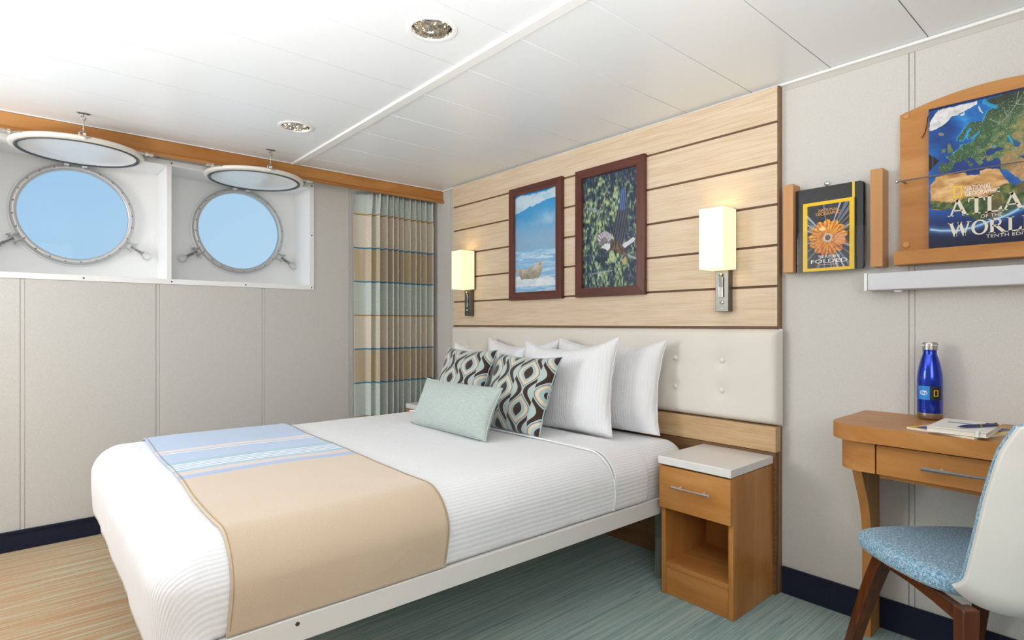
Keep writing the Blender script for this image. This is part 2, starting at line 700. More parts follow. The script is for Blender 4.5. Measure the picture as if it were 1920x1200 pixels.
def text_mesh(txt, width, height, spacing=1.0):
    """triangles of a line of lettering in a box width x height, origin lower left"""
    cu = bpy.data.curves.new('lettering', 'FONT')
    cu.body = txt
    cu.space_character = spacing
    cu.resolution_u = 4
    ob = bpy.data.objects.new('lettering', cu)
    col.objects.link(ob)
    dg = bpy.context.evaluated_depsgraph_get()
    me = bpy.data.meshes.new_from_object(ob.evaluated_get(dg))
    V = np.array([v.co[:] for v in me.vertices])
    F = [tuple(p.vertices) for p in me.polygons]
    bpy.data.objects.remove(ob)
    bpy.data.curves.remove(cu)
    bpy.data.meshes.remove(me)
    lo, hi = V.min(0), V.max(0)
    V = (V - lo) / np.maximum(hi - lo, 1e-6)
    return [(v[0] * width, v[1] * height) for v in V], F


def wall_text(txt, parent, mat, X, y, z, w, h, name='lettering', spacing=1.0, slope=0.0):
    """lettering on a sheet that faces -X; y is its left end"""
    V, F = text_mesh(txt, w, h, spacing)
    mb = MB().add([(X, y - a, z + b + slope * a) for a, b in V], F)
    return mb.build(name, mat, parent, fix=False)


# ------------------------------------------------------------------ dimensions of the cabin
XW, YW, ZC = 2.315, 3.58, 2.045        # headboard wall, porthole wall, ceiling
XB, YB = -1.6, -1.25                   # the two walls behind the camera
SEAM0, PITCH = 0.512, 0.3035           # ceiling planks
XP = 2.281                             # face of the slatted headboard panel

# floor
struct(B(XB, XW + 0.05, YB, YW + 0.05, -0.05, 0.0).build('floor', 'streaky_carpet'), 'streaky sand and sea-green carpet')

# ceiling of white metal planks
DL = [(1.015, 1.565), (1.015, 2.779)]
ceil = struct(B(XB, XW + 0.05, YB, YW + 0.05, 2.14, 2.17).build('ceiling', 'ceiling_white'), 'white ceiling of long planks')
ks = range(-6, 11)
for k in ks:
    y0 = max(SEAM0 + PITCH * k, YB) + 0.0013
    y1 = min(SEAM0 + PITCH * (k + 1), YW + 0.0) - 0.0013
    if y1 - y0 < 0.01:
        continue
    for x0, x1 in ((XB, 1.2235), (1.2695, XW - 0.012)):
        holes = [circle(cx, cy, 0.0715, 40) for cx, cy in DL if x0 < cx < x1 and y0 < cy < y1]
        pl = MB().plate([(x0, y0), (x1, y0), (x1, y1), (x0, y1)], holes, lambda u, v, t: (u, v, t), ZC, ZC + 0.012)
        pl.build('ceiling_plank', 'ceiling_white', ceil, bevel=0.0012 if not holes else 0, seg=1)
t = MB()
t.loft([(1.2215, YB, ZC), (1.2265, YB, ZC - 0.009), (1.2655, YB, ZC - 0.009), (1.2705, YB, ZC)],
       [(1.2215, 3.42, ZC), (1.2265, 3.42, ZC - 0.009), (1.2655, 3.42, ZC - 0.009), (1.2705, 3.42, ZC)])
struct(t.build('trim_1', 'trim_white'), 'white joint strip running across the ceiling')
struct(B(XW - 0.016, XW - 0.001, YB, 3.42, ZC - 0.011, ZC - 0.0005).build('trim_2', 'trim_white', bevel=0.002),
       'white strip where ceiling meets headboard wall')
struct(B(XB, XW - 0.02, 3.4175, 3.4225, ZC - 0.006, ZC - 0.0005).build('trim_3', 'trim_white'), 'white strip above the wooden valance')

# downlights
for i, (cx, cy) in enumerate(DL):
    lab = ('recessed round ceiling downlight with mirror reflector, the larger and nearer one',
           'recessed round ceiling downlight with mirror reflector, the smaller one nearer the portholes')[i]
    d = thing('downlight', lab, 'downlight', (cx, cy, ZC), 'ceiling downlights')
    MB().lathe([(0.0655, 0.001), (0.067, -0.004), (0.0785, -0.005), (0.083, -0.003), (0.0835, -0.0005)], (cx, cy, ZC), n=64).build(
        'trim_ring', 'trim_white', d, smooth=50)
    prof = [(0.0655, 0.0), (0.0645, 0.006), (0.0625, 0.018), (0.060, 0.030), (0.056, 0.042), (0.051, 0.052)]
    rf = MB()
    a_, b_, d_ = frame_of((0, 0, 1))
    P = []
    nseg = 40
    for j, (r, h) in enumerate(prof):
        P.append([Vector((cx, cy, ZC + h)) + (a_ * math.cos(2 * PI * (q_ + 0.5 * (j % 2)) / nseg) + b_ * math.sin(2 * PI * (q_ + 0.5 * (j % 2)) / nseg)) * (r - 0.0012 * (j % 2)) for q_ in range(nseg)])
    rf.grid(P, cv=True)
    rf.f = [t3 for f in rf.f for t3 in ((f[0], f[1], f[2]), (f[0], f[2], f[3]))]
    rf.build('reflector', 'facet_chrome', d)
    MB().lathe([(0.0001, 0.0), (0.03, -0.003), (0.052, 0.0)], (cx, cy, ZC + 0.055), n=40).build('lens', 'lens_grey', d, smooth=60)
    MB().lathe([(0.069, 0.0), (0.069, 0.075), (0.0001, 0.075)], (cx, cy, ZC + 0.001), n=40).build('housing', 'reflector_back', d, smooth=50)

# ------------------------------------------------------------------ walls
BATT = 0.018
win = dict(x0=-0.17, x1=1.393, z0=1.326, z1=1.950)     # recess opening
FL = 0.029                                             # width of its flange
wl = struct(MB().plate([(XB, 0), (XW + 0.05, 0), (XW + 0.05, 2.14), (XB, 2.14)],
                       [[(win['x0'] - 0.002, win['z0'] - 0.002), (win['x1'] + 0.002, win['z0'] - 0.002), (win['x1'] + 0.002, win['z1'] + 0.002), (win['x0'] - 0.002, win['z1'] + 0.002)]],
                       lambda u, v, t: (u, t, v), YW + 0.006, YW + 0.03).build('wall_left', 'joint_beige'), 'beige panelled wall with the portholes')
seams = [-1.664, -1.108, -0.552, 0.004, 0.5605, 1.1111, 1.6722, 2.2285]
edges = [XB] + seams[1:] + [XW + 0.02]
for a, b in zip(edges[:-1], edges[1:]):
    xa = a + BATT / 2 if a > XB else a
    xb = b - BATT / 2
    lo, hi = win['x0'] - FL + 0.004, win['x1'] + FL - 0.004
    zl, zh = win['z0'] - FL + 0.004, win['z1'] + FL - 0.004
    if xb < lo or xa > hi:
        pieces = [[(xa, 0.0), (xb, 0.0), (xb, ZC), (xa, ZC)]]
    elif xa >= lo and xb <= hi:
        pieces = [[(xa, 0.0), (xb, 0.0), (xb, zl), (xa, zl)], [(xa, zh), (xb, zh), (xb, ZC), (xa, ZC)]]
    elif xa < lo:
        pieces = [[(xa, 0.0), (xb, 0.0), (xb, zl), (lo, zl), (lo, zh), (xb, zh), (xb, ZC), (xa, ZC)]]
    else:
        pieces = [[(xa, 0.0), (xb, 0.0), (xb, ZC), (xa, ZC), (xa, zh), (hi, zh), (hi, zl), (xa, zl)]]
    for pc in pieces:
        MB().plate(pc, [], lambda u, v, t: (u, t, v), YW, YW + 0.006).build('wall_panel', 'wall_vinyl', wl, bevel=0.0012, seg=1)
for x in seams[1:]:
    zt = win['z0'] - FL if win['x0'] < x < win['x1'] else ZC
    B(x - 0.0080, x + 0.0080, YW + 0.0012, YW + 0.006, 0, zt).build('batten', 'wall_vinyl', wl, bevel=0.001, seg=1)

wr = struct(B(XW + 0.006, XW + 0.04, YB, YW + 0.02, 0, 2.14).build('wall_right', 'joint_beige'), 'beige panelled wall behind headboard and desk')
js = [YB, -0.5505, 0.0055, 0.5615, 1.1175, 1.6735, 2.2295, 2.7855, 3.322, YW]
for a, b in zip(js[:-1], js[1:]):
    ya = a + BATT / 2 if a > YB else a
    yb = b - BATT / 2 if b < YW else b
    B(XW, XW + 0.006, ya, yb, 0, ZC).build('wall_panel', 'wall_vinyl', wr, bevel=0.0012, seg=1)
    if b < YW:
        B(XW + 0.001, XW + 0.006, b - 0.0080, b + 0.0080, 0, ZC).build('batten', 'wall_vinyl', wr, bevel=0.001, seg=1)
struct(B(XW - 0.002, XW + 0.001, YB, 0.99, ZC - 0.030, ZC - 0.011).build('trim_4', 'joint_beige'), 'pale band under the ceiling strip above the desk')

struct(B(XB - 0.04, XB, YB, YW + 0.02, 0, 2.14).build('wall_back', 'wall_vinyl'), 'beige cabin wall opposite the headboard')
struct(B(XB, XW + 0.04, YB - 0.04, YB, 0, 2.14).build('wall_near', 'wall_vinyl'), 'beige cabin wall behind the camera')


def baseboard(name, path, axis, lab):
    o = path.build(name, 'navy_carpet', bevel=0.004, seg=2)
    return struct(o, lab)


bl = baseboard('baseboard_left', B(XB, 2.285, YW - 0.012, YW, 0, 0.096), 0, 'navy carpet skirting under the portholes')
B(XB, 2.285, YW - 0.0145, YW - 0.0125, 0.084, 0.0955).build('top_binding', 'navy_carpet', bl, bevel=0.0008)
br = baseboard('baseboard_right', B(XW - 0.013, XW, YB, 0.998, 0, 0.108), 1, 'navy carpet skirting along the desk wall')
B(XW - 0.0155, XW - 0.0135, YB, 0.998, 0.096, 0.1075).build('top_binding', 'navy_carpet', br, bevel=0.0008)

# ------------------------------------------------------------------ porthole recess
YR = 3.85
rc = struct(B(0.6005, 0.6255, YW - 0.004, YR, win['z0'], win['z1']).build('trim_5', 'recess_white', bevel=0.002),
            'white divider and flanged casing around the two portholes')
x0, x1, z0, z1 = win['x0'], win['x1'], win['z0'], win['z1']
B(x0 - 0.004, x0, YW, YR, z0, z1).build('casing_side', 'recess_white', rc)
B(x1, x1 + 0.004, YW, YR, z0, z1).build('casing_side', 'recess_white', rc)
B(x0 - 0.004, x1 + 0.004, YW, YR, z0 - 0.004, z0).build('casing_sill', 'recess_white', rc)
B(x0 - 0.004, x1 + 0.004, YW, YR, z1, z1 + 0.004).build('casing_head', 'recess_white', rc)
PC = [(0.219, 1.665), (1.046, 1.667)]
PR0, PR1 = 0.2375, 0.267
MB().plate([(x0 - 0.004, z0 - 0.004), (x1 + 0.004, z0 - 0.004), (x1 + 0.004, z1 + 0.004), (x0 - 0.004, z1 + 0.004)],
           [circle(cx, cz, PR0 + 0.004, 72) for cx, cz in PC], lambda u, v, t: (u, t, v), YR, YR + 0.012).build('hull_plate', 'recess_white', rc)
fl = MB()
MB.plate(fl, [(x0 - FL, z0 - FL), (x1 + FL, z0 - FL), (x1 + FL, z1 + FL), (x0 - FL, z1 + FL)],
         [[(x0, z0), (x1, z0), (x1, z1), (x0, z1)]], lambda u, v, t: (u, t, v), YW - 0.005, YW)
fo = fl.build('flange', 'recess_white', rc, bevel=0.0015)
for sx, sz in [(x, z0 - FL / 2) for x in (-0.15, 0.238, 0.625, 1.009, 1.406)] + [(1.407, 1.646), (1.407, z1 + FL / 2)] + [(x, z1 + FL / 2) for x in (0.238, 0.625, 1.009)]:
    MB().lathe([(0.0045, 0), (0.004, 0.0015), (0.0001, 0.002)], (sx, YW - 0.005, sz), (0, -1, 0), 12).build('screw', 'dark_screw', fo, smooth=40)

for i, (cx, cz) in enumerate(PC):
    w = MB().lathe([(PR0, 0.0), (PR0, 0.030), (PR0 + 0.006, 0.035), (PR1 - 0.006, 0.035), (PR1, 0.030), (PR1, 0.0)], (cx, YR, cz), (0, -1, 0), 96).build(
        'window_%d' % (i + 1), 'grey_ring', smooth=40)
    struct(w, ('round porthole with bolted grey ring, the larger one at the left edge', 'round porthole with bolted grey ring beside the curtain')[i])
    MB().lathe([(PR1, 0.0), (PR1 + 0.012, 0.0), (PR1 + 0.010, 0.006), (PR1, 0.008)], (cx, YR, cz), (0, -1, 0), 96).build('weld_bead', 'recess_white', w, smooth=60)
    MB().lathe([(0.0001, 0.0), (PR0, 0.0)], (cx, YR - 0.006, cz), (0, -1, 0), 96).build('pane', 'pane_glass', w)
    for k in range(24):
        a = 2 * PI * (k + 0.35) / 24
        r = (PR0 + PR1) / 2 + 0.003
        MB().lathe([(0.0042, 0), (0.0042, 0.002), (0.002, 0.0034), (0.0001, 0.0036)], (cx + r * math.cos(a), YR - 0.035, cz + r * math.sin(a)), (0, -1, 0), 10).build(
            'bolt', 'bolt_steel', w, smooth=40)
    for sx in (-1, 1):                                    # swing-bolt clamps
        def cp(r, t, yy, sx=sx):
            ux, uz = 0.853 * sx, -0.522
            return (cx + ux * r - uz * t * sx, yy, cz + uz * r + ux * t * sx)
        yc = YR - 0.040
        lug = MB()
        for t in (-0.021, 0.021):
            lug.tube([cp(0.298, t - 0.009, yc), cp(0.298, t + 0.009, yc)], 0.0145, 16)
            lug.tube([cp(0.262, t * 0.8, yc + 0.012), cp(0.296, t * 0.8, yc)], 0.009, 8)
        lg = lug.build('clamp_lug', 'recess_white', w, smooth=40)
        sb = MB().tube([cp(0.290, 0, yc), cp(0.345, 0, yc)], 0.0085, 12)
        for kk in range(5):
            sb.tube([cp(0.312 + kk * 0.005, 0, yc), cp(0.3145 + kk * 0.005, 0, yc)], 0.0097, 12)
        sb.build('swing_bolt', 'pale_steel', lg, smooth=40)
        MB().tube([cp(0.336, 0, yc), cp(0.356, 0, yc)], 0.0125, 6).build('nut', 'pale_steel', lg, smooth=20)
        loop = [cp(0.352, -0.008, yc), cp(0.372, -0.019, yc), cp(0.392, -0.018, yc), cp(0.400, -0.008, yc), cp(0.400, 0.008, yc),
                cp(0.392, 0.018, yc), cp(0.372, 0.019, yc), cp(0.352, 0.008, yc)]
        MB().tube(loop, 0.0048, 8, closed=True).build('wing_loop', 'pale_steel', lg, smooth=60)

# ------------------------------------------------------------------ raised storm covers and their ceiling hooks
ZD = 1.926
for i, (cx, _) in enumerate(PC):
    cy = 3.522
    lab = ('white round storm cover hooked up under the valance, larger one at left', 'white round storm cover hooked up under the valance, nearer the curtain')[i]
    d = thing('porthole_cover', lab, 'porthole cover', (cx, cy, ZD), 'raised porthole covers')
    R = 0.2690
    MB().lathe([(0.238, 0.006), (0.240, 0.0), (0.262, -0.001), (R, 0.004), (R, 0.017), (R - 0.006, 0.022), (0.0001, 0.022)], (cx, cy, ZD), n=96).build(
        'rim', 'cream_bracket', d, smooth=40)
    ring = [(cx + 0.2455 * math.cos(2 * PI * k / 96), cy + 0.2455 * math.sin(2 * PI * k / 96), ZD - 0.001) for k in range(96)]
    gk = MB().tube(ring, 0.0042, 8, closed=True).build('gasket', 'gasket', d, smooth=80)
    ring = [(cx + 0.2365 * math.cos(2 * PI * k / 96), cy + 0.2365 * math.sin(2 * PI * k / 96), ZD - 0.0005) for k in range(96)]
    MB().tube(ring, 0.0036, 8, closed=True).build('seal_lip', 'gasket', gk, smooth=80)
    MB().lathe([(0.0001, 0.010), (0.10, 0.0095), (0.18, 0.008), (0.222, 0.005), (0.233, 0.001), (0.238, 0.006)], (cx, cy, ZD), n=96).build(
        'inner_face', 'glossy_white', d, smooth=60)
    for sx in (-1, 1):                                     # forked ears that take the clamps
        m_ = MB()
        for dx in (-0.012, 0.012):
            p0 = Vector((cx + sx * 0.205, cy - 0.145 + dx * 0.8, ZD + 0.016))
            p1 = Vector((cx + sx * 0.290, cy - 0.130 + dx * 1.0, ZD + 0.018))
            m_.tube([p0, p1], 0.0065, 8)
        m_.tube([(cx + sx * 0.262, cy - 0.147, ZD + 0.017), (cx + sx * 0.262, cy - 0.120, ZD + 0.017)], 0.0075, 8)
        m_.build('clamp_ear', 'cream_bracket', d, smooth=40)
    for hx in (-0.038, 0.038):                             # hinge knuckles on the porthole ring
        B(cx + hx - 0.011, cx + hx + 0.011, cy + 0.255, cy + 0.290, ZD - 0.006, ZD + 0.010).build('hinge_knuckle', 'recess_white', d, bevel=0.002)
    B(cx - 0.006, cx + 0.006, cy - 0.284, cy - 0.266, ZD + 0.003, ZD + 0.030).build('hook_tab', 'cream_bracket', d, bevel=0.002)

    hx, hy = cx - 0.004, 3.236
    h = thing('ceiling_hook', ('steel ceiling hook and rod holding up the left storm cover', 'steel ceiling hook and rod holding up the storm cover by the curtain')[i],
              'hook', (hx, hy, ZC), 'ceiling hooks')
    pl = [(0.026 * math.cos(a) + 0.0, 0.010 * math.sin(a)) for a in [2 * PI * k / 24 for k in range(24)]]
    MB().plate([(hx + u, hy + v) for u, v in pl], [], lambda u, v, t: (u, v, t), ZC - 0.0035, ZC - 0.0004).build('eye_plate', 'bolt_steel', h, smooth=40)
    for s_ in (-1, 1):
        MB().lathe([(0.0045, 0), (0.003, 0.0022), (0.0001, 0.0026)], (hx + s_ * 0.016, hy, ZC - 0.0035), (0, 0, -1), 12).build('screw', 'dark_screw', h, smooth=40)
    MB().tube([(hx, hy, ZC - 0.003), (hx, hy, ZC - 0.016)], 0.003, 8).build('shank', 'brushed_steel', h, smooth=60)
    er = [(hx + 0.0085 * math.cos(2 * PI * k / 20), hy, ZC - 0.0235 + 0.0085 * math.sin(2 * PI * k / 20)) for k in range(20)]
    MB().tube(er, 0.0027, 8, closed=True).build('eye_ring', 'brushed_steel', h, smooth=80)
    path, rad = [], []
    for k in range(22):                                    # twisted rod
        zz = ZC - 0.031 - k * 0.0022
        path.append((hx + 0.0012 * math.cos(k * 1.6), hy + 0.0012 * math.sin(k * 1.6), zz))
        rad.append(0.0029 + 0.0010 * (k % 3 == 0))
    path += [(hx + 0.001, hy, ZC - 0.083), (hx - 0.004, hy, ZC - 0.0865), (hx - 0.012, hy, ZC - 0.088), (hx - 0.0165, hy, ZC - 0.093),
             (hx - 0.0155, hy, ZC - 0.100), (hx - 0.010, hy, ZC - 0.1045), (hx + 0.002, hy, ZC - 0.1055), (hx + 0.030, hy, ZC - 0.1065)]
    rad += [0.003] * 8
    MB().tube(path, rad, 8).build('twisted_rod', 'brushed_steel', h, smooth=80)

# ------------------------------------------------------------------ valance and curtain
va = thing('valance', 'long honey-maple valance board above portholes and curtain', 'valance', (0.4, 3.433, 1.953))
B(XB + 0.01, XW - 0.004, 3.4235, 3.4435, 1.957, ZC - 0.0065).build('board', 'maple_x', va, bevel=0.001)
prof = [(3.4235, 1.953), (3.4135, 1.953), (3.4095, 1.9575), (3.4085, 1.963), (3.4105, 1.969), (3.4155, 1.9725), (3.4235, 1.974)]
MB().loft([(XB + 0.01, y, z) for y, z in prof], [(XW - 0.003, y, z) for y, z in prof]).build('moulding', 'maple_x', va, smooth=50)
B(XB + 0.01, XW - 0.004, 3.4445, 3.4565, 1.985, 2.0).build('curtain_rail', 'white_paint', va)

cx0, cx1 = 1.700, 2.296
NP, NC, NR = 11, 330, 40
P, U = [], []
flat = 0.135
for i in range(NC + 1):
    s = i / NC
    row = []
    for j in range(NR + 1):
        z = 1.966 - (1.966 - 0.06) * (j / NR) ** 1.25
        top = max(0.0, min(1.0, (z - 1.79) / 0.15))
        x = cx0 - 0.018 * (1 - top) * (1 - s) ** 2 + (cx1 - cx0) * s
        q = max(0.0, (s - flat) / (1 - flat))
        ph = q * NP + 0.22 * math.sin(q * 17.0) * (0.4 + 0.6 * q * (1 - q) * 2)
        ramp_ = min(1.0, q * 9.0 + 0.10 * (s > 0.02))
        fold = 1.0 - abs(math.cos(PI * ph)) ** 3.6
        fold3 = 1.0 - abs(math.cos(3 * PI * ph)) ** 3
        A = (0.074 + 0.012 * math.sin(5.1 * q + 1.0)) * ramp_
        y = 3.562 - A * (fold * (1 - 0.45 * top) + 0.42 * top * fold3)
        y -= 0.010 * math.sin(s * 21 + 2.0 * z) * (1 - ramp_) + 0.012 * (1 - ramp_)
        x += 0.012 * math.sin(2 * PI * ph) * (1 - top) * ramp_ * 0.8
        row.append((x, y, z))
        U.append(s)
    P.append(row)
cu = MB().grid(P).build('curtain', 'curtain_weave', smooth=179, attrs={'cloth_u': U}, solid=0.002)
tag(cu, 'gathered mint, beige and tan banded curtain with blue lines', 'curtain')

# ------------------------------------------------------------------ slatted headboard panel
Y0P, Y1P = 1.0016, 3.252
hp = thing('slatted_panelling', 'tall pale oak slatted wall panel behind the bed', 'wall panel', (2.30, 2.13, 0.0))
B(2.298, XW - 0.001, Y0P + 0.001, Y1P - 0.001, 0.0, ZC - 0.0115).build('backing_board', 'dark_groove', hp)
gz = [1.065, 1.231, 1.395, 1.5585, 1.725, 1.890, ZC - 0.012]
for a, b in zip(gz[:-1], gz[1:]):
    lo = a + 0.0050
    hi = b - (0.0050 if b < 2.0 else 0.0)
    B(XP, 2.2975, Y0P + 0.0035, Y1P, lo, hi).build('slat', 'pale_oak', hp, bevel=0.0008, seg=1)
for b in gz[1:-1]:
    B(2.2905, 2.2975, Y0P + 0.005, Y1P - 0.002, b - 0.0047, b + 0.0047).build('groove_strip', 'dark_groove', hp)
B(2.283, 2.2975, Y0P + 0.002, Y1P - 0.002, 1.0605, 1.0695).build('lower_trim', 'dark_groove', hp)
B(2.262, 2.2975, Y0P + 0.002, Y1P, 0.0, 0.566).build('lower_board', 'backing_oak', hp, bevel=0.001)
B(2.284, XW - 0.0012, Y0P - 0.0016, Y0P + 0.0008, 0.002, ZC - 0.012).build('edge_banding', 'edge_brown', hp)

hb = thing('headboard', 'cream button-tufted headboard on an oak rail', 'headboard', (2.27, 2.11, 0.568))
B(2.252, 2.2965, 0.9985, 3.236, 0.569, 0.669).build('rail', 'rail_oak', hb, bevel=0.001)
bz = (0.795, 0.924)
by = [1.227 + 0.228 * k for k in range(9)]
hz0, hz1, hy0, hy1 = 0.671, 1.0595, 0.988, 3.238
NY, NZ = 300, 56
P = []
for i in range(NY + 1):
    row = []
    y = hy0 + (hy1 - hy0) * i / NY
    for j in range(NZ + 1):
        z = hz0 + (hz1 - hz0) * j / NZ
        ey = min(y - hy0, hy1 - y)
        ez = min(z - hz0, hz1 - z)
        e_ = min(1.0, ey / 0.030)
        f_ = min(1.0, ez / 0.030)
        roll = math.sqrt(max(0, 1 - (1 - e_) ** 2)) * math.sqrt(max(0, 1 - (1 - f_) ** 2))
        dep = 0.0
        for yb in by:
            if abs(y - yb) > 0.2: continue
            for zb in bz:
                r2 = (y - yb) ** 2 + (z - zb) ** 2
                dep += 0.0075 * math.exp(-r2 / 0.0009) + 0.0030 * math.exp(-r2 / 0.007)
        wr_ = 0.0016 * noise.noise((y * 9, z * 11, 3.3)) * roll
        x = 2.291 - 0.042 * roll + dep * roll + wr_
        row.append((x, y, z))
    P.append(row)
mb = MB().grid(P)
mb.build('cushion_pad', 'leatherette', hb, smooth=179)
B(2.289, 2.2968, hy0 + 0.003, hy1 - 0.003, hz0 + 0.002, hz1 - 0.002).build('pad_board', 'leatherette', hb)
for yb in by:
    for zb in bz:
        MB().lathe([(0.0125, 0.0), (0.0125, 0.004), (0.0095, 0.0085), (0.0045, 0.0105), (0.0001, 0.011)], (2.2605, yb, zb), (-1, 0, 0), 20).build(
            'button', 'button_white', hb, smooth=60)

# ------------------------------------------------------------------ bed (stands very slightly askew to the wall)
def SK(x, y, z):
    return (x, y + (2.0 - x) * 0.026, z)


bx0, bx1, by0, by1 = 0.238, 2.236, 1.347, 2.915
bed = thing('double_bed', 'white metal double bed frame with grey tube legs', 'bed', (1.2, 2.1, 0.0))
B(bx0, bx1, by0, by0 + 0.016, 0.300, 0.362).map(SK).build('side_rail', 'white_paint', bed, bevel=0.0015)
B(bx0, bx1, by1 - 0.016, by1, 0.300, 0.362).map(SK).build('side_rail', 'white_paint', bed, bevel=0.0015)
B(bx0, bx0 + 0.016, by0 + 0.0165, by1 - 0.0165, 0.300, 0.362).map(SK).build('foot_rail', 'white_paint', bed, bevel=0.0015)
B(bx1 - 0.016, bx1, by0 + 0.0165, by1 - 0.0165, 0.300, 0.362).map(SK).build('head_rail', 'white_paint', bed, bevel=0.0015)
B(bx0 + 0.017, bx1 - 0.017, by0 + 0.017, by1 - 0.017, 0.330, 0.343).map(SK).build('platform', 'white_paint', bed)
for lx in (0.45, 2.055):
    for ly in (1.408, 2.85):
        MB().tube([SK(lx, ly, 0.001), SK(lx, ly, 0.33)], 0.019, 20).build('leg', 'aluminium_leg', bed, smooth=40)
for sx in (0.51, 2.0):
    MB().lathe([(0.0055, 0), (0.005, 0.0012), (0.0001, 0.0015)], SK(sx, by0, 0.345 if sx < 1 else 0.33), (0, -1, 0), 14).build('screw', 'dark_screw', bed, smooth=40)


def rbox(x0, x1, y0, y1, z0, z1, r, off=0.0, cut0=None, cut1=None, xs=None, ripple=0.0, seed=0.0, rc=None, drop=None):
    """rounded bedding block without underside; returns MB and its stripe coordinate"""
    x0 -= off; y0 -= off; y1 += off; z1 += off; r = r + off
    lo = (x0 + r, y0 + r, z0 - 1.0)
    hi = (x1 - r, y1 - r, z1 - r)
    nx, ny, nz = 150, 120, 18
    X = sorted(set([x0 + (x1 - x0) * (0.5 - 0.5 * math.cos(PI * i / nx)) * 0.5 + (x1 - x0) * i / nx * 0.5 for i in range(nx + 1)] + [c_ for c_ in (cut0, cut1) if c_ is not None]))
    Yv = [y0 + (y1 - y0) * ((0.5 - 0.5 * math.cos(PI * i / ny)) * 0.6 + 0.4 * i / ny) for i in range(ny + 1)]
    Zv = [z0 + (z1 - z0) * i / nz for i in range(nz + 1)]
    idx, V, F, ST = {}, [], [], []

    def vert(x, y, z):
        key = (round(x, 6), round(y, 6), round(z, 6))
        if key in idx:
            return idx[key]
        q = Vector((min(max(x, lo[0]), hi[0]), min(max(y, lo[1]), hi[1]), min(max(z, lo[2]), hi[2])))
        d = Vector((x, y, z)) - q
        if d.length > 1e-9:
            n_ = d.normalized()
            p_ = q + n_ * r
        else:
            n_ = Vector((0, 0, 1)); p_ = Vector((x, y, z))
        side = max(0.0, 1 - abs(n_.z))
        dd = (0.0042 * noise.noise((p_.x * 3.1 + seed, p_.y * 3.1, p_.z * 2)) * (1 - side)
              + ripple * side * (0.0065 * noise.noise((p_.x * 6.0 + seed, p_.y * 6.0, p_.z * 7)) + 0.003 * noise.noise((p_.x * 16 + seed, p_.y * 16, p_.z * 5))))
        bulge = 0.010 * side * math.sin(PI * min(1, max(0, (z1 - p_.z) / (z1 - z0))))
        p_ = p_ + n_ * (dd + bulge)
        if drop is not None:
            p_.z = drop(p_)
        ST.append(p_.y + (z1 - p_.z) * (-1 if p_.y < (y0 + y1) / 2 else 1) * abs(n_.y))
        V.append(p_)
        idx[key] = len(V) - 1
        return idx[key]

    def keep(xm):
        return (cut0 is None or xm > cut0) and (cut1 is None or xm < cut1)
    for i in range(len(X) - 1):
        if not keep((X[i] + X[i + 1]) / 2):
            continue
        for j in range(ny):
            F.append([vert(X[a], Yv[b], z1) for a, b in ((i, j), (i + 1, j), (i + 1, j + 1), (i, j + 1))])
        for k in range(nz):
            for yy in (y0, y1):
                F.append([vert(X[a], yy, Zv[b]) for a, b in ((i, k), (i + 1, k), (i + 1, k + 1), (i, k + 1))])
    for xx, ok in ((x0, cut0 is None), (x1, cut1 is None)):
        if not ok:
            continue
        for j in range(ny):
            for k in range(nz):
                F.append([vert(xx, Yv[a], Zv[b]) for a, b in ((j, k), (j + 1, k), (j + 1, k + 1), (j, k + 1))])
    mb = MB()
    mb.v = [SK(*p_) for p_ in V]
    mb.f = [tuple(f) for f in F]
    return mb, ST


MX0, MX1, MY0, MY1, MZ1, MR = 0.236, 2.232, 1.376, 2.886, 0.566, 0.085
mb, st = rbox(MX0, MX1, MY0, MY1, 0.344, MZ1, MR)
mt = mb.build('mattress', 'bed_linen', smooth=179, attrs={'stripe': st})
tag(mt, 'mattress in a white striped fitted sheet, bare near the headboard', 'mattress')


def foot_hang(p_):
    # the cover hangs lower over the foot end
    if p_.z < 0.46 and p_.x < 0.33:
        k = min(1.0, (0.33 - p_.x) / 0.10)
        return p_.z - k * (0.46 - p_.z) * 0.62
    return p_.z


DUV = dict(x0=MX0, x1=2.4, y0=MY0, y1=MY1, z0=0.366, z1=MZ1, r=MR)
mb, st = rbox(**DUV, off=0.012, cut1=1.715, ripple=0.9, seed=4.0, drop=foot_hang)
dv = mb.build('duvet', 'bed_linen', smooth=179, attrs={'stripe': st}, solid=0.006)
tag(dv, 'white finely striped bed cover hanging over the foot of the bed', 'duvet')
mb, st = rbox(**DUV, off=0.018, cut0=1.700, cut1=1.900, ripple=0.4, seed=9.0)
cf = mb.build('sheet_cuff', 'bed_linen', dv, smooth=179, attrs={'stripe': st}, solid=0.004)
cf['label'] = 'folded-back white sheet edge'
rim = []
for yy, zz in ((MY0 - 0.019, 0.368), (MY0 - 0.028, 0.43), (MY0 - 0.024, 0.49)):
    rim.append((1.700, yy, zz))
for k in range(9):
    a = PI / 2 * k / 8
    rim.append((1.700 - 0.02 * math.sin(a), MY0 + MR - (MR + 0.0195) * math.cos(a), MZ1 - MR + (MR + 0.0195) * math.sin(a)))
for k in range(1, 12):
    rim.append((1.68 + 0.006 * math.sin(k), MY0 + MR + (MY1 - MY0 - 2 * MR) * k / 11, MZ1 + 0.0195))
MB().tube([SK(*p_) for p_ in rim], 0.0040, 8).build('hem_roll', 'bed_linen', cf, smooth=80, attrs={'stripe': [0.0] * (len(rim) * 8)})

# runner over the foot end
OFF = 0.024


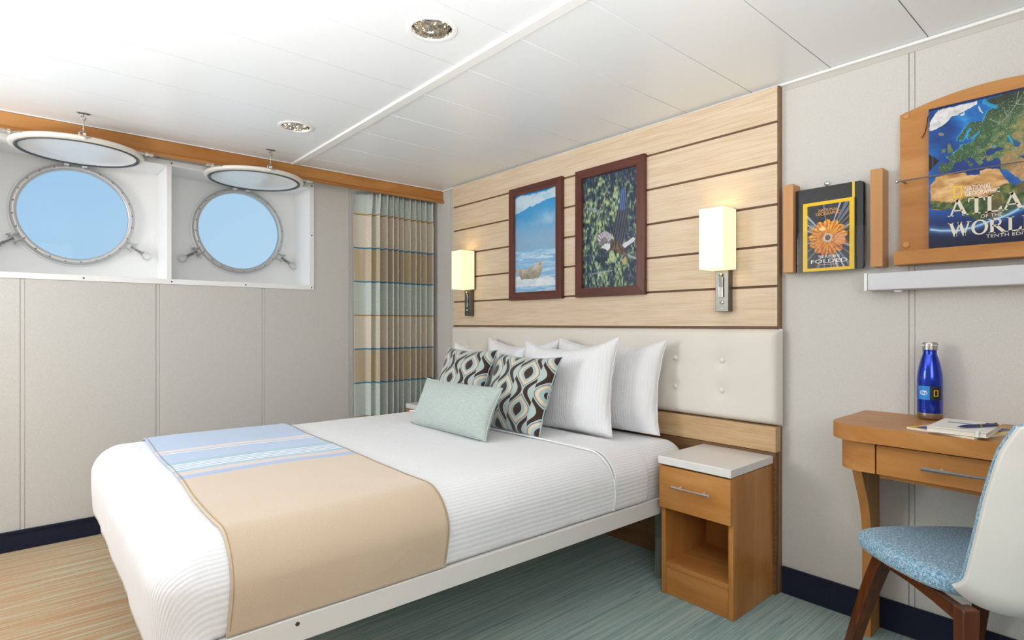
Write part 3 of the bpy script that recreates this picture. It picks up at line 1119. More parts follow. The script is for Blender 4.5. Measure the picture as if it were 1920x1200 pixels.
def section(t, off):
    """point of the bedding's cross-section; t runs from the near lower edge to the far one"""
    r = MR + off
    ya, yb, zt, zb = MY0 - off, MY1 + off, MZ1 + off, 0.3645
    l1 = zt - r - zb
    l2 = PI / 2 * r
    l3 = yb - ya - 2 * r
    if t < l1:
        return ya, zb + t, Vector((0, -1, 0))
    t -= l1
    if t < l2:
        a = t / r
        return ya + r - r * math.cos(a), zt - r + r * math.sin(a), Vector((0, -math.cos(a), math.sin(a)))
    t -= l2
    if t < l3:
        return ya + r + t, zt, Vector((0, 0, 1))
    t -= l3
    if t < l2:
        a = t / r
        return yb - r + r * math.sin(a), zt - r + r * math.cos(a), Vector((0, math.sin(a), math.cos(a)))
    t -= l2
    return yb, zt - r - t, Vector((0, 1, 0))


r_ = MR + OFF
L1 = MZ1 + OFF - r_ - 0.3645
LT = 2 * L1 + PI * r_ + (MY1 - MY0 + 2 * OFF - 2 * r_)
NT, NX = 260, 44


def runner_pt(s, t, lift=0.0):
    yy, zz, n_ = section(t, OFF)
    x = 0.352 + 0.048 * (t / LT) + 0.590 * s + 0.004 * math.sin(t * 9)
    side = 1 - abs(n_.z)
    d = 0.0042 * noise.noise((x * 3.1 + 4.0, yy * 3.1, zz * 2)) * (1 - side) + side * 0.012 * math.sin(PI * min(1, max(0, (MZ1 + OFF - zz) / 0.22)))
    d += 0.0022 * noise.noise((x * 5, t * 7, 2.0)) + lift
    p_ = Vector((x, yy, zz)) + n_ * d
    return SK(*p_), yy


P, TT = [], []
for i in range(NX + 1):
    row = []
    for j in range(NT + 1):
        p_, yy = runner_pt(i / NX, LT * j / NT)
        row.append(p_)
        t = LT * j / NT
        wav = 0.013 * math.sin(i / NX * 7.0 + 0.8) * (1 if 1.7 < yy < 2.6 else 0)
        TT.append((MY0 - OFF + (t - (L1 + PI / 2 * r_)) + r_) + wav)
    P.append(row)
rn = thing('bed_runner', 'folded wool bed runner, beige with blue and teal stripes', 'bed runner', (0.66, 2.1, 0.366))
MB().grid(P).build('cloth', 'runner_wool', rn, smooth=179, attrs={'runner_t': TT}, solid=0.004)
for s in (0.010, 0.990):
    path = [runner_pt(s, LT * j / NT, 0.0012)[0] for j in range(2, NT - 1)]
    MB().tube(path, 0.0010, 6).build('hem_stitch', 'runner_hem', rn, smooth=80)


# ------------------------------------------------------------------ pillows and cushions
def pillow(name, mat, base, w, h, t, lean, label, cat, group=None, yaw=0.0, pinch=0.07, p=2.6, wr=1.0, roll=0.0, zmin=0.587, n=48, sag=0.0):
    """base = middle of the lower edge; leans back towards the headboard"""
    base = Vector(base)
    up = Vector((math.sin(lean), 0, math.cos(lean)))
    nr = Vector((-math.cos(lean), 0, math.sin(lean)))
    sd = Vector((0, -1, 0))
    rot = Matrix.Rotation(yaw, 3, 'Z')
    rl = Matrix.Rotation(roll, 3, nr)
    up, nr, sd = rot @ (rl @ up), rot @ nr, rot @ (rl @ sd)
    V, F, UV, ST = [], [], [], []
    sed = base.y * 7.7 + base.x * 3.1

    def pt(u, v, sgn):
        e = max(0.0, (1 - abs(u) ** p)) ** 0.52 * max(0.0, (1 - abs(v) ** p)) ** 0.52
        a = u * w / 2 * (1 - pinch * (1 - v * v))
        b = v * h / 2 * (1 - pinch * (1 - u * u) * (1.0 if v > 0 else 0.35)) - sag * (1 - u * u) * max(0, v) ** 2
        th = sgn * t / 2 * e
        wri = wr * (0.006 * noise.noise((a * 9 + sed, b * 9, sgn * 2.0)) + 0.0035 * noise.noise((a * 22 + sed, b * 14, sgn * 5.0))) * min(1, e * 2.0 + 0.1)
        edge = max(abs(u), abs(v))
        wri2 = wr * 0.006 * noise.noise((a * 20 + sed, b * 20, 1.0)) * max(0, (edge - 0.8) / 0.2)
        q = base + up * (h / 2 + b) + sd * a + nr * (th + wri + wri2)
        if q.z < zmin:
            q.z = zmin + (q.z - zmin) * 0.08
        return q, a, b
    ids = {}
    for sgn in (1, -1):
        for i in range(n + 1):
            for j in range(n + 1):
                border = i in (0, n) or j in (0, n)
                key = (i, j, 0 if border else sgn)
                if key in ids:
                    continue
                u = -math.cos(PI * i / n) * 0.55 + (2 * i / n - 1) * 0.45
                v = -math.cos(PI * j / n) * 0.55 + (2 * j / n - 1) * 0.45
                q, a, b = pt(u, v, sgn)
                ids[key] = len(V)
                V.append(q)
                UV.append((a + 0.003 * sgn, b))
                ST.append(a)
        for i in range(n):
            for j in range(n):
                f = []
                for di, dj in ((0, 0), (1, 0), (1, 1), (0, 1)):
                    ii, jj = i + di, j + dj
                    bd = ii in (0, n) or jj in (0, n)
                    f.append(ids[(ii, jj, 0 if bd else sgn)])
                F.append(tuple(f))
    mb = MB()
    mb.v, mb.f = V, F
    rootp = base
    o = thing(name, label, cat, tuple(rootp), group)
    body = mb.build('cover', mat, o, smooth=179, attrs={'uv2': UV, 'stripe': ST})
    loop = [pt(-1 + 2 * k / 20, -1, 0)[0] for k in range(20)] + [pt(1, -1 + 2 * k / 20, 0)[0] for k in range(20)] + \
           [pt(1 - 2 * k / 20, 1, 0)[0] for k in range(20)] + [pt(-1, 1 - 2 * k / 20, 0)[0] for k in range(20)]
    k2 = len(loop) * 6
    MB().tube(loop, 0.0022 if cat == 'pillow' else 0.003, 6, closed=True).build('seam_edge', mat, o, smooth=80, attrs={'uv2': [(0.0, 0.0)] * k2, 'stripe': [0.0] * k2})
    return o


G1 = 'white bed pillows'
ZB = 0.582
pillow('bed_pillow', 'pillow_linen', (2.122, 1.785, ZB - 0.01), 0.67, 0.44, 0.155, 0.14, 'white pillow against the headboard, right rear, nearest the nightstand', 'pillow', G1, yaw=0.02, pinch=0.10, sag=0.030)
pillow('bed_pillow', 'pillow_linen', (2.135, 2.425, ZB - 0.01), 0.62, 0.43, 0.16, 0.12, 'white pillow against the headboard, rear of the far pair', 'pillow', G1, pinch=0.10, sag=0.035)
pillow('bed_pillow', 'pillow_linen', (1.925, 1.865, ZB - 0.01), 0.61, 0.445, 0.155, 0.20, 'large white pillow in front of the right rear one, beside the patterned cushion', 'pillow', G1, yaw=0.02, pinch=0.10, sag=0.035, roll=0.05)
pillow('bed_pillow', 'pillow_linen', (1.950, 2.53, ZB - 0.01), 0.68, 0.40, 0.145, 0.20, 'white pillow mostly hidden behind the far patterned cushion', 'pillow', G1, pinch=0.10, sag=0.035)
G2 = 'ogee patterned cushions'
pillow('patterned_cushion', 'ogee_velvet', (1.690, 1.985, ZB + 0.002), 0.44, 0.375, 0.13, 0.40, 'brown, mint and cream ogee patterned cushion in front of the white pillow', 'cushion', G2, yaw=0.0, pinch=0.09)
pillow('patterned_cushion', 'ogee_velvet', (1.745, 2.505, ZB + 0.002), 0.44, 0.385, 0.13, 0.38, 'brown, mint and cream ogee patterned cushion nearer the curtain, half hidden', 'cushion', G2, pinch=0.09)
pillow('lumbar_cushion', 'mint_linen', (1.475, 2.165, ZB + 0.003), 0.60, 0.235, 0.13, 0.42, 'plain mint green oblong lumbar cushion at the front', 'cushion', pinch=0.06, wr=0.6)


# ------------------------------------------------------------------ nightstands
def nightstand(y0, label):
    y1 = y0 + 0.303
    n_ = thing('nightstand', label, 'nightstand', (2.09, (y0 + y1) / 2, 0.0), 'bedside nightstands')
    xf, xb = 1.943, 2.260
    B(xf, xb, y0, y0 + 0.019, 0, 0.520).build('side_panel', 'maple_z', n_, bevel=0.001)
    B(xf, xb, y1 - 0.019, y1, 0, 0.520).build('side_panel', 'maple_z', n_, bevel=0.001)
    B(xb - 0.012, xb - 0.001, y0 + 0.0195, y1 - 0.0195, 0.0, 0.518).build('back_panel', 'maple_z', n_)
    B(xf + 0.003, xb - 0.013, y0 + 0.0195, y1 - 0.0195, 0.108, 0.128).build('shelf', 'maple_y', n_, bevel=0.001)
    B(xf + 0.006, xf + 0.022, y0 + 0.0195, y1 - 0.0195, 0.002, 0.1075).build('plinth', 'maple_y', n_)
    B(xf + 0.003, xb - 0.013, y0 + 0.0195, y1 - 0.0195, 0.352, 0.364).build('divider', 'maple_y', n_)
    B(1.922, 2.262, y0 - 0.002, y1 + 0.002, 0.5225, 0.5535).build('top', 'top_white', n_, bevel=0.003, seg=3)
    dr = B(1.925, 1.942, y0 + 0.001, y1 - 0.001, 0.350, 0.516).build('drawer', 'maple_y', n_, bevel=0.0012)
    ym = (y0 + y1) / 2
    hd = MB().tube([(1.899, ym - 0.078, 0.447), (1.899, ym + 0.078, 0.447)], 0.0056, 16)
    for s_ in (-0.05, 0.05):
        hd.tube([(1.899, ym + s_, 0.447), (1.9245, ym + s_, 0.447)], 0.0042, 10)
    hd.build('handle', 'pale_steel', dr, smooth=40)
    return n_


nightstand(1.0135, 'maple nightstand with white top, drawer and open shelf, right of the bed')
nightstand(2.975, 'maple nightstand with white top, mostly hidden behind the bed by the curtain')

# ------------------------------------------------------------------ printed pictures: painted in numpy, stored as vertex colour
ATLAS = {
'greenland':[(0.006,0.848),(0.01,0.905),(0.048,0.945),(0.08,0.978),(0.21,0.979),(0.271,0.979),(0.342,0.979),(0.401,0.979),(0.406,0.96),(0.377,0.953),(0.301,0.928),(0.241,0.914),(0.198,0.912),(0.161,0.882),(0.124,0.863),(0.074,0.851),(0.023,0.842)],
'svalbard':[(0.412,0.942),(0.422,0.942),(0.441,0.901),(0.456,0.891),(0.445,0.888),(0.422,0.91)],
'svalbard2':[(0.265,0.911),(0.304,0.922),(0.304,0.906),(0.277,0.899)],
'iceland':[(0.086,0.816),(0.105,0.82),(0.134,0.804),(0.124,0.791),(0.092,0.794)],
'britain':[(0.161,0.717),(0.173,0.729),(0.186,0.719),(0.188,0.698),(0.208,0.676),(0.213,0.658),(0.161,0.659),(0.171,0.68),(0.161,0.692)],
'ireland':[(0.114,0.691),(0.136,0.701),(0.151,0.685),(0.142,0.669),(0.114,0.671)],
'eurasia':[(0.247,0.734),(0.249,0.764),(0.283,0.784),(0.301,0.811),(0.342,0.844),(0.389,0.846),(0.433,0.838),(0.447,0.825),(0.458,0.851),(0.481,0.893),(0.515,0.907),(0.549,0.915),(0.504,0.934),(0.458,0.952),(0.453,0.973),(0.757,0.988),(0.807,0.987),(0.807,0.381),(0.744,0.394),(0.68,0.441),(0.637,0.481),(0.593,0.487),(0.584,0.508),(0.584,0.552),(0.565,0.569),(0.526,0.56),(0.492,0.55),(0.472,0.565),(0.481,0.587),(0.441,0.573),(0.453,0.551),(0.426,0.535),(0.415,0.552),(0.377,0.587),(0.342,0.605),(0.316,0.608),(0.354,0.566),(0.372,0.548),(0.354,0.53),(0.348,0.546),(0.307,0.593),(0.283,0.596),(0.265,0.584),(0.222,0.585),(0.204,0.541),(0.167,0.531),(0.092,0.531),(0.086,0.568),(0.105,0.596),(0.173,0.587),(0.18,0.611),(0.161,0.64),(0.204,0.644),(0.241,0.669),(0.271,0.682),(0.283,0.703),(0.304,0.699),(0.33,0.705),(0.377,0.713),(0.383,0.732),(0.424,0.76),(0.43,0.774),(0.389,0.756),(0.342,0.729),(0.33,0.741),(0.336,0.775),(0.363,0.795),(0.348,0.808),(0.324,0.792),(0.307,0.75),(0.277,0.719),(0.268,0.741)],
'africa':[(0.016,0.457),(0.055,0.483),(0.061,0.504),(0.149,0.513),(0.222,0.508),(0.307,0.505),(0.324,0.484),(0.424,0.471),(0.424,0.499),(0.481,0.507),(0.538,0.5),(0.571,0.495),(0.604,0.446),(0.637,0.403),(0.68,0.369),(0.734,0.381),(0.807,0.381),(0.807,0.183),(0.723,0.21),(0.637,0.171),(0.481,0.156),(0.366,0.167),(0.342,0.199),(0.283,0.225),(0.198,0.265),(0.099,0.264),(0.018,0.283)],
'blacksea':[(0.479,0.632),(0.504,0.642),(0.538,0.64),(0.571,0.639),(0.604,0.627),(0.599,0.618),(0.56,0.614),(0.515,0.596),(0.481,0.592),(0.475,0.612)],
'azov':[(0.526,0.649),(0.549,0.662),(0.554,0.647),(0.538,0.64)],
'caspian':[(0.632,0.676),(0.648,0.704),(0.661,0.7),(0.67,0.679),(0.702,0.666),(0.734,0.64),(0.723,0.617),(0.686,0.623),(0.68,0.648),(0.648,0.658)],
'persiangulf':[(0.728,0.554),(0.755,0.558),(0.807,0.542),(0.807,0.519),(0.757,0.536)],
'redsea':[(0.569,0.494),(0.621,0.466),(0.68,0.436),(0.728,0.401),(0.723,0.396),(0.67,0.42),(0.615,0.45)],
'sahel':[(0.018,0.346),(0.111,0.328),(0.222,0.303),(0.342,0.34),(0.481,0.315),(0.593,0.38),(0.68,0.398),(0.807,0.372),(0.807,0.183),(0.723,0.21),(0.637,0.171),(0.481,0.156),(0.366,0.167),(0.283,0.225),(0.099,0.264),(0.018,0.283)],
'notch':[(0.014,0.685),(0.096,0.619),(0.016,0.544)],
'arc':[(0.018,0.136),(0.099,0.121),(0.247,0.109),(0.377,0.121),(0.515,0.153),(0.637,0.18),(0.757,0.226)],
}
SEAL = {
'cloud':[(-0.025,0.814),(-0.025,0.969),(0.135,0.994),(0.31,0.986),(0.669,0.973),(0.739,0.975),(0.964,1.003),(0.969,0.898),(0.784,0.893),(0.599,0.877),(0.456,0.863),(0.31,0.85),(0.135,0.83)],
'berg':[(0.456,0.781),(0.528,0.755),(0.646,0.735),(0.739,0.771),(0.762,0.706),(0.975,0.745),(0.975,0.612),(0.875,0.629),(0.739,0.62),(0.599,0.651),(0.504,0.708)],
'seal':[(-0.007,0.25),(0.122,0.237),(0.21,0.242),(0.322,0.237),(0.371,0.253),(0.456,0.259),(0.528,0.281),(0.564,0.299),(0.622,0.303),(0.658,0.284),(0.658,0.226),(0.622,0.168),(0.564,0.136),(0.432,0.133),(0.235,0.138),(0.16,0.131),(0.096,0.184)],
'flipper':[(0.297,0.213),(0.371,0.253),(0.456,0.258),(0.42,0.231),(0.347,0.204)],
'head':[(0.552,0.28),(0.575,0.3),(0.627,0.301),(0.655,0.282),(0.646,0.251),(0.599,0.238),(0.556,0.252)],
'floe':[(-0.02,0.173),(0.16,0.161),(0.359,0.139),(0.575,0.141),(0.762,0.153),(0.898,0.133),(0.969,0.088),(0.969,0.059),(0.599,0.056),(0.235,0.062),(-0.02,0.065)],
'water':[(-0.02,0.426),(0.975,0.421),(0.975,-0.008),(-0.02,-0.003)],
}
EAGLE = {
'wing':[(0.567,0.436),(0.552,0.486),(0.597,0.57),(0.648,0.663),(0.682,0.737),(0.694,0.813),(0.728,0.848),(0.781,0.813),(0.787,0.746),(0.777,0.68),(0.817,0.638),(0.813,0.572),(0.797,0.497),(0.781,0.421),(0.738,0.372),(0.638,0.393)],
'wingblue':[(0.668,0.671),(0.694,0.813),(0.728,0.848),(0.781,0.813),(0.787,0.746),(0.777,0.68),(0.797,0.659),(0.718,0.647)],
'leftwing':[(0.322,0.384),(0.294,0.411),(0.261,0.468),(0.315,0.474),(0.39,0.493),(0.463,0.488),(0.54,0.458),(0.546,0.428),(0.505,0.397),(0.411,0.393)],
'body':[(0.505,0.382),(0.556,0.413),(0.658,0.391),(0.748,0.357),(0.797,0.315),(0.797,0.277),(0.777,0.254),(0.718,0.272),(0.658,0.285),(0.597,0.308),(0.495,0.324)],
'head':[(0.352,0.357),(0.39,0.379),(0.463,0.39),(0.511,0.382),(0.511,0.342),(0.474,0.323),(0.4,0.344)],
'beak':[(0.33,0.353),(0.356,0.364),(0.369,0.351),(0.337,0.347)],
'tail':[(0.728,0.363),(0.817,0.381),(0.913,0.41),(0.948,0.396),(0.923,0.374),(0.836,0.346),(0.777,0.326),(0.742,0.338)],
'feet':[(0.728,0.223),(0.768,0.255),(0.797,0.244),(0.797,0.215),(0.758,0.179),(0.738,0.189)],
'branch':[(0.797,0.268),(0.875,0.259),(0.982,0.229),(0.982,0.215),(0.855,0.241)],
}


def in_poly(U, V, poly):
    r = np.zeros(U.shape, bool)
    n = len(poly)
    for i in range(n):
        x1, y1 = poly[i]
        x2, y2 = poly[(i + 1) % n]
        if y1 == y2:
            continue
        c_ = ((y1 > V) != (y2 > V)) & (U < (x2 - x1) * (V - y1) / (y2 - y1) + x1)
        r ^= c_
    return r


_rs = np.random.RandomState(3)
_tab = _rs.rand(256, 256)


def vnoise(x, y):
    xi, yi = np.floor(x).astype(int), np.floor(y).astype(int)
    fx, fy = x - xi, y - yi
    fx, fy = fx * fx * (3 - 2 * fx), fy * fy * (3 - 2 * fy)
    g = lambda a, b: _tab[a % 256, b % 256]
    return (g(xi, yi) * (1 - fx) + g(xi + 1, yi) * fx) * (1 - fy) + (g(xi, yi + 1) * (1 - fx) + g(xi + 1, yi + 1) * fx) * fy


def fbm(x, y, o=4):
    s, a, t = 0, 0.5, 0
    for _ in range(o):
        s = s + a * vnoise(x, y)
        t += a
        x, y, a = x * 2.03 + 17.1, y * 2.03 + 9.2, a * 0.55
    return s / t


def blend(img, mask, c, a=1.0):
    c = np.array(lin(c)) if isinstance(c, str) else c
    w = (mask.astype(float) * a)[..., None]
    return img * (1 - w) + c * w


def ramp_np(t, stops):
    t = np.clip(t, 0, 1)
    cs = np.array([lin(c) for _, c in stops])
    ps = [p for p, _ in stops]
    return np.stack([np.interp(t, ps, cs[:, i]) for i in range(3)], -1)


def sheet_grid(W, H):
    u = (np.arange(W) / (W - 1))[None, :].repeat(H, 0)
    v = (np.arange(H) / (H - 1))[:, None].repeat(W, 1)
    return u, v


def print_sheet(name, img, fn, parent):
    """img[row from below, column]; fn(u, v) -> point"""
    H, W, _ = img.shape
    mb = MB().grid([[fn(i / (W - 1), j / (H - 1)) for i in range(W)] for j in range(H)])
    return mb.build(name, 'printed_sheet', parent, fix=False, attrs={'ink': img.reshape(-1, 3)})


def line_dist(U, V, pts):
    d = np.full(U.shape, 9.0)
    for (x1, y1), (x2, y2) in zip(pts[:-1], pts[1:]):
        dx, dy = x2 - x1, y2 - y1
        t = np.clip(((U - x1) * dx + (V - y1) * dy) / (dx * dx + dy * dy), 0, 1)
        d = np.minimum(d, np.hypot(U - x1 - t * dx, V - y1 - t * dy))
    return d


# seal on an ice floe
u, v = sheet_grid(150, 248)
wx = u + 0.04 * (fbm(u * 9, v * 14) - 0.5)
wy = v + 0.04 * (fbm(u * 9 + 40, v * 14) - 0.5)
img = ramp_np(v + 0.10 * (fbm(u * 3, v * 5) - 0.5), [(0.40, '86b4d4'), (0.5, '8fb6d2'), (0.62, '7fb0d4'), (0.78, '4a9fd4'), (1.0, '2f93d2')])
cl = in_poly(wx, wy, SEAL['cloud'])
img = blend(img, cl, 'bcd8e8', 0.85)
img = blend(img, cl & (fbm(u * 8, v * 12) > 0.5), 'd3e2ea', 0.6)
bg = np.clip((fbm(u * 5 + 3, v * 7 + 2, 5) - 0.42) * 4, 0, 1) * np.exp(-((u - 0.72) / 0.26) ** 2 - ((v - 0.69) / 0.09) ** 2)
img = blend(img, bg, 'b4d6e8', 0.75)
img = blend(img, (v < 0.62) & (v > 0.4) & (fbm(u * 4 + 3, v * 9) > 0.52), '93a9c4', 0.35)
wat = v < 0.425 - 0.01 * u
rip = fbm(u * 5, v * 70)
img = np.where(wat[..., None], ramp_np(rip, [(0.3, '7fb0da'), (0.55, '9cc4e2'), (0.75, 'c3dcea')]), img)
img = blend(img, wat & (v > 0.33) & (fbm(u * 6, v * 30 + 5) > 0.62), 'd6e6f0', 0.8)
fl_ = in_poly(u, v + 0.008 * (fbm(u * 20, v * 5) - 0.5), SEAL['floe'])
img = np.where(fl_[..., None], ramp_np(fbm(u * 7, v * 20), [(0.3, 'ccd8e2'), (0.7, 'e6ecf0')]), img)
sl = in_poly(u, v, SEAL['seal'])
img = np.where(sl[..., None], ramp_np(fbm(u * 16, v * 30) * 0.5 + (v - 0.13) * 3.6, [(0.2, '857c6c'), (0.45, 'a89c88'), (0.75, 'd0c6b2')]), img)
img = blend(img, in_poly(u, v, SEAL['flipper']), '9c9284', 0.7)
img = blend(img, in_poly(u, v, SEAL['head']), 'c9bca6', 0.7)
for ex, ey, er in ((0.588, 0.283, 0.010), (0.625, 0.284, 0.010), (0.604, 0.269, 0.013)):
    img = blend(img, np.hypot(u - ex, (v - ey) * 1.66) < er, '4a4238', 0.85)
for k in range(4):
    img = blend(img, line_dist(u, v, [(0.49 + 0.035 * k, 0.175 + 0.02 * k), (0.54 + 0.025 * k, 0.165 + 0.025 * k), (0.585 + 0.015 * k, 0.19 + 0.02 * k)]) < 0.004, '9a8f80', 0.5)
SEAL_IMG = img

# eagle before spruce branches
u, v = sheet_grid(190, 316)
n1 = fbm(u * 12 + 0.8 * fbm(u * 5, v * 7), v * 16, 5)
n2 = fbm(u * 44 + 6, v * 34 + 6 * u, 4)
n3 = fbm(u * 3 + 20, v * 4, 3)
img = ramp_np(n2, [(0.3, '1c2638'), (0.6, '36445a'), (0.8, '56667a')])
leaf = (n1 - 0.46) * 2.2 + (n3 - 0.5) * 1.0 + (0.55 - np.hypot(u - 0.42, (v - 0.55) * 0.8)) * 0.7 - np.maximum(0, v - 0.86) * 5
frond = leaf * 0.9 + (n2 - 0.47) * 2.6 - 0.12
img = np.where((frond > 0.12)[..., None], ramp_np((frond - 0.12) * 1.2, [(0, '435c58'), (0.3, '5f7c66'), (0.6, '879e76'), (1, 'b8c494')]), img)
img = blend(img, (frond > 0.0) & (frond <= 0.12), '4d666a', 0.7)
img = blend(img, (fbm(u * 24, v * 30 + 7) > 0.76) & (v > 0.55), 'b58a5c', 0.4)
img = blend(img, line_dist(u, v, [(0.10, 0.72), (0.24, 0.70), (0.32, 0.66)]) < 0.012, '8a93a0', 0.7)
img = blend(img, line_dist(u, v, [(0.18, 0.13), (0.35, 0.14), (0.55, 0.145)]) < 0.005, 'aab2ba', 0.6)
img = blend(img, in_poly(u, v, EAGLE['branch']), '9a9ea8')
wg = in_poly(u, v, EAGLE['wing'])
fe = 0.5 + 0.5 * np.sin((u * 0.9 - v * 0.35) * 150 + 3 * fbm(u * 5, v * 5))
img = np.where(wg[..., None], ramp_np(fe * 0.6 + 0.4 * n2, [(0.1, '262a3c'), (0.5, '3d4250'), (0.9, '565d70')]), img)
wb = in_poly(u, v, EAGLE['wingblue'])
img = np.where(wb[..., None], ramp_np(0.5 + 0.5 * np.sin((u + (v - 0.6) * 0.12) * 190), [(0.1, '33436e'), (0.9, '5f78ac')]), img)
lw = in_poly(u, v, EAGLE['leftwing'])
an = np.arctan2(v - 0.37, u - 0.43)
img = np.where(lw[..., None], ramp_np(0.5 + 0.5 * np.sin(an * 26), [(0.1, '7a7486'), (0.6, 'b9b4bc'), (0.9, 'd4d0d4')]), img)
img = blend(img, lw & (np.hypot(u - 0.40, (v - 0.40) * 1.6) < 0.07), '6a5a56', 0.7)
img = np.where(in_poly(u, v, EAGLE['body'])[..., None], ramp_np(n2, [(0.3, '3e3330'), (0.6, '66544a'), (0.8, '8a7462')]), img)
img = np.where(in_poly(u, v, EAGLE['head'])[..., None], ramp_np(n2, [(0.3, 'c4c6cc'), (0.7, 'e6e8ea')]), img)
img = blend(img, in_poly(u, v, EAGLE['beak']), 'd8b45a')
tl = in_poly(u, v, EAGLE['tail'])
img = np.where(tl[..., None], ramp_np(0.5 + 0.5 * np.sin((v * 1.4 - u * 0.7) * 160), [(0.1, 'b9bdc6'), (0.8, 'e2e4e8')]), img)
img = blend(img, in_poly(u, v, EAGLE['feet']), 'd0a468', 0.85)
EAGLE_IMG = img


def picture(y0, y1, z0, z1, img, label):
    o = thing('framed_picture', label, 'picture', (2.27, (y0 + y1) / 2, z0), 'framed wildlife photographs')
    w = 0.0465
    xf, xb = 2.2575, 2.2805
    c0 = [(y0, z0), (y1, z0), (y1, z1), (y0, z1)]
    c1 = [(y0 + w, z0 + w), (y1 - w, z0 + w), (y1 - w, z1 - w), (y0 + w, z1 - w)]
    for k in range(4):
        a, b = c0[k], c0[(k + 1) % 4]
        c_, d = c1[(k + 1) % 4], c1[k]
        q = [a, b, c_, d]
        lv = (0.0015, 0.0015, 0.0, 0.0)
        MB().loft([(xf + l, y, z) for (y, z), l in zip(q, lv)], [(xb, y, z) for y, z in q]).build(
            'frame_rail', 'mahogany_y' if k % 2 == 0 else 'mahogany_z', o, bevel=0.0008, seg=1)
    ya, yb, za, zb = y0 + w - 0.002, y1 - w + 0.002, z0 + w - 0.002, z1 - w + 0.002
    print_sheet('photograph', img, lambda u, v: (2.2735, yb - (yb - ya) * u, za + (zb - za) * v), o)
    B(2.2745, 2.2800, ya, yb, za, zb).build('mount_board', 'ribbon_black', o)
    MB().add([(2.2705, ya, za), (2.2705, yb, za), (2.2705, yb, zb), (2.2705, ya, zb)], [(0, 1, 2, 3)]).build('glass', 'picture_glass', o)
    return o


picture(2.178, 2.627, 1.2215, 1.9, SEAL_IMG, 'photograph of a seal on an ice floe in a dark wooden frame')
picture(1.627, 2.077, 1.2215, 1.9, EAGLE_IMG, 'photograph of an eagle flying before spruce branches in a dark wooden frame')


# ------------------------------------------------------------------ wall sconces
def sconce(yc, label):
    o = thing('wall_sconce', label, 'lamp', (2.27, yc, 1.132), 'bedside wall sconces')
    xa, xb, ya, yb, za, zb = 2.155, 2.262, yc - 0.0545, yc + 0.0545, 1.308, 1.5605
    t = 0.003
    sh = MB()
    ring = [(xa, ya), (xb, ya), (xb, yb), (xa, yb)]
    inn = [(xa + t, ya + t), (xb - t, ya + t), (xb - t, yb - t), (xa + t, yb - t)]
    MB.plate(sh, ring, [inn], lambda u, v, z: (u, v, z), za, zb)
    sh.build('shade', 'lit_shade', o, bevel=0.001)
    B(2.244, 2.2805, yc - 0.0295, yc + 0.0295, 1.132, 1.3065).build('back_plate', 'gunmetal', o, bevel=0.0015)
    B(2.2635, 2.2805, yc - 0.045, yc + 0.045, 1.31, 1.566).build('shade_bracket', 'gunmetal', o, bevel=0.001)
    rd = MB().tube([(2.2395, yc + 0.002, 1.193), (2.2395, yc + 0.002, 1.278)], 0.0105, 20).build('reading_light', 'brushed_steel', o, smooth=40)
    MB().lathe([(0.0075, -0.004), (0.0085, 0.0), (0.0075, 0.004), (0.0001, 0.0065)], (2.2395, yc + 0.002, 1.287), (-1, 0, 0), 16).build('swivel', 'brushed_steel', rd, smooth=60)
    MB().lathe([(0.0085, 0.0), (0.0085, 0.002), (0.0055, 0.005), (0.0001, 0.006)], (2.2435, yc, 1.170), (-1, 0, 0), 20).build('switch', 'chrome', o, smooth=40)
    B(2.2432, 2.2436, yc - 0.003, yc + 0.003, 1.144, 1.147).build('switch_mark', 'logo_white', o)
    MB().tube([(2.21, yc, 1.40), (2.21, yc, 1.47)], [0.018, 0.018], 12).build('bulb', 'bulb_glow', o, smooth=60)
    add_light('sconce_light', 'POINT', (2.21, yc, 1.50), 0.12, (1.0, 0.80, 0.50), shadow_soft_size=0.02)
    return o


m = MT('bulb_glow')
M['bulb_glow'] = m.bsdf('fff4d8', 0.5, emit='ffdf9a', emit_str=3.0)
sconce(1.2215, 'lit cream box shade wall lamp on grey base, above the right nightstand')
sconce(3.033, 'lit cream box shade wall lamp on grey base, beside the curtain')

# ------------------------------------------------------------------ magazine holder on the wall
mh = thing('magazine_rack', 'wall magazine rack of clear acrylic between two cherry wood posts', 'rack', (2.28, 0.80, 1.272))
for ya, yb in ((0.9305, 0.969), (0.6305, 0.6685)):
    B(2.250, XW - 0.001, ya, yb, 1.279, 1.6205).build('post', 'cherry_z', mh, bevel=0.0015)
B(2.306, 2.309, 0.669, 0.930, 1.278, 1.634).build('acrylic_back', 'acrylic', mh, bevel=0.0006, seg=1)
B(2.2535, 2.3055, 0.682, 0.918, 1.2735, 1.2765).build('acrylic_base', 'acrylic', mh)
pk = [(0.682, 1.277), (0.918, 1.277), (0.918, 1.415), (0.913, 1.427), (0.902, 1.432), (0.698, 1.432), (0.687, 1.427), (0.682, 1.415)]
MB().plate(pk, [], lambda u, v, t: (t, u, v), 2.2535, 2.2560).build('acrylic_pocket', 'acrylic', mh)
MB().lathe([(0.0085, 0.0), (0.0085, 0.003), (0.006, 0.005), (0.0001, 0.0055)], (2.3055, 0.83, 1.612), (-1, 0, 0), 18).build('standoff', 'chrome', mh, smooth=40)

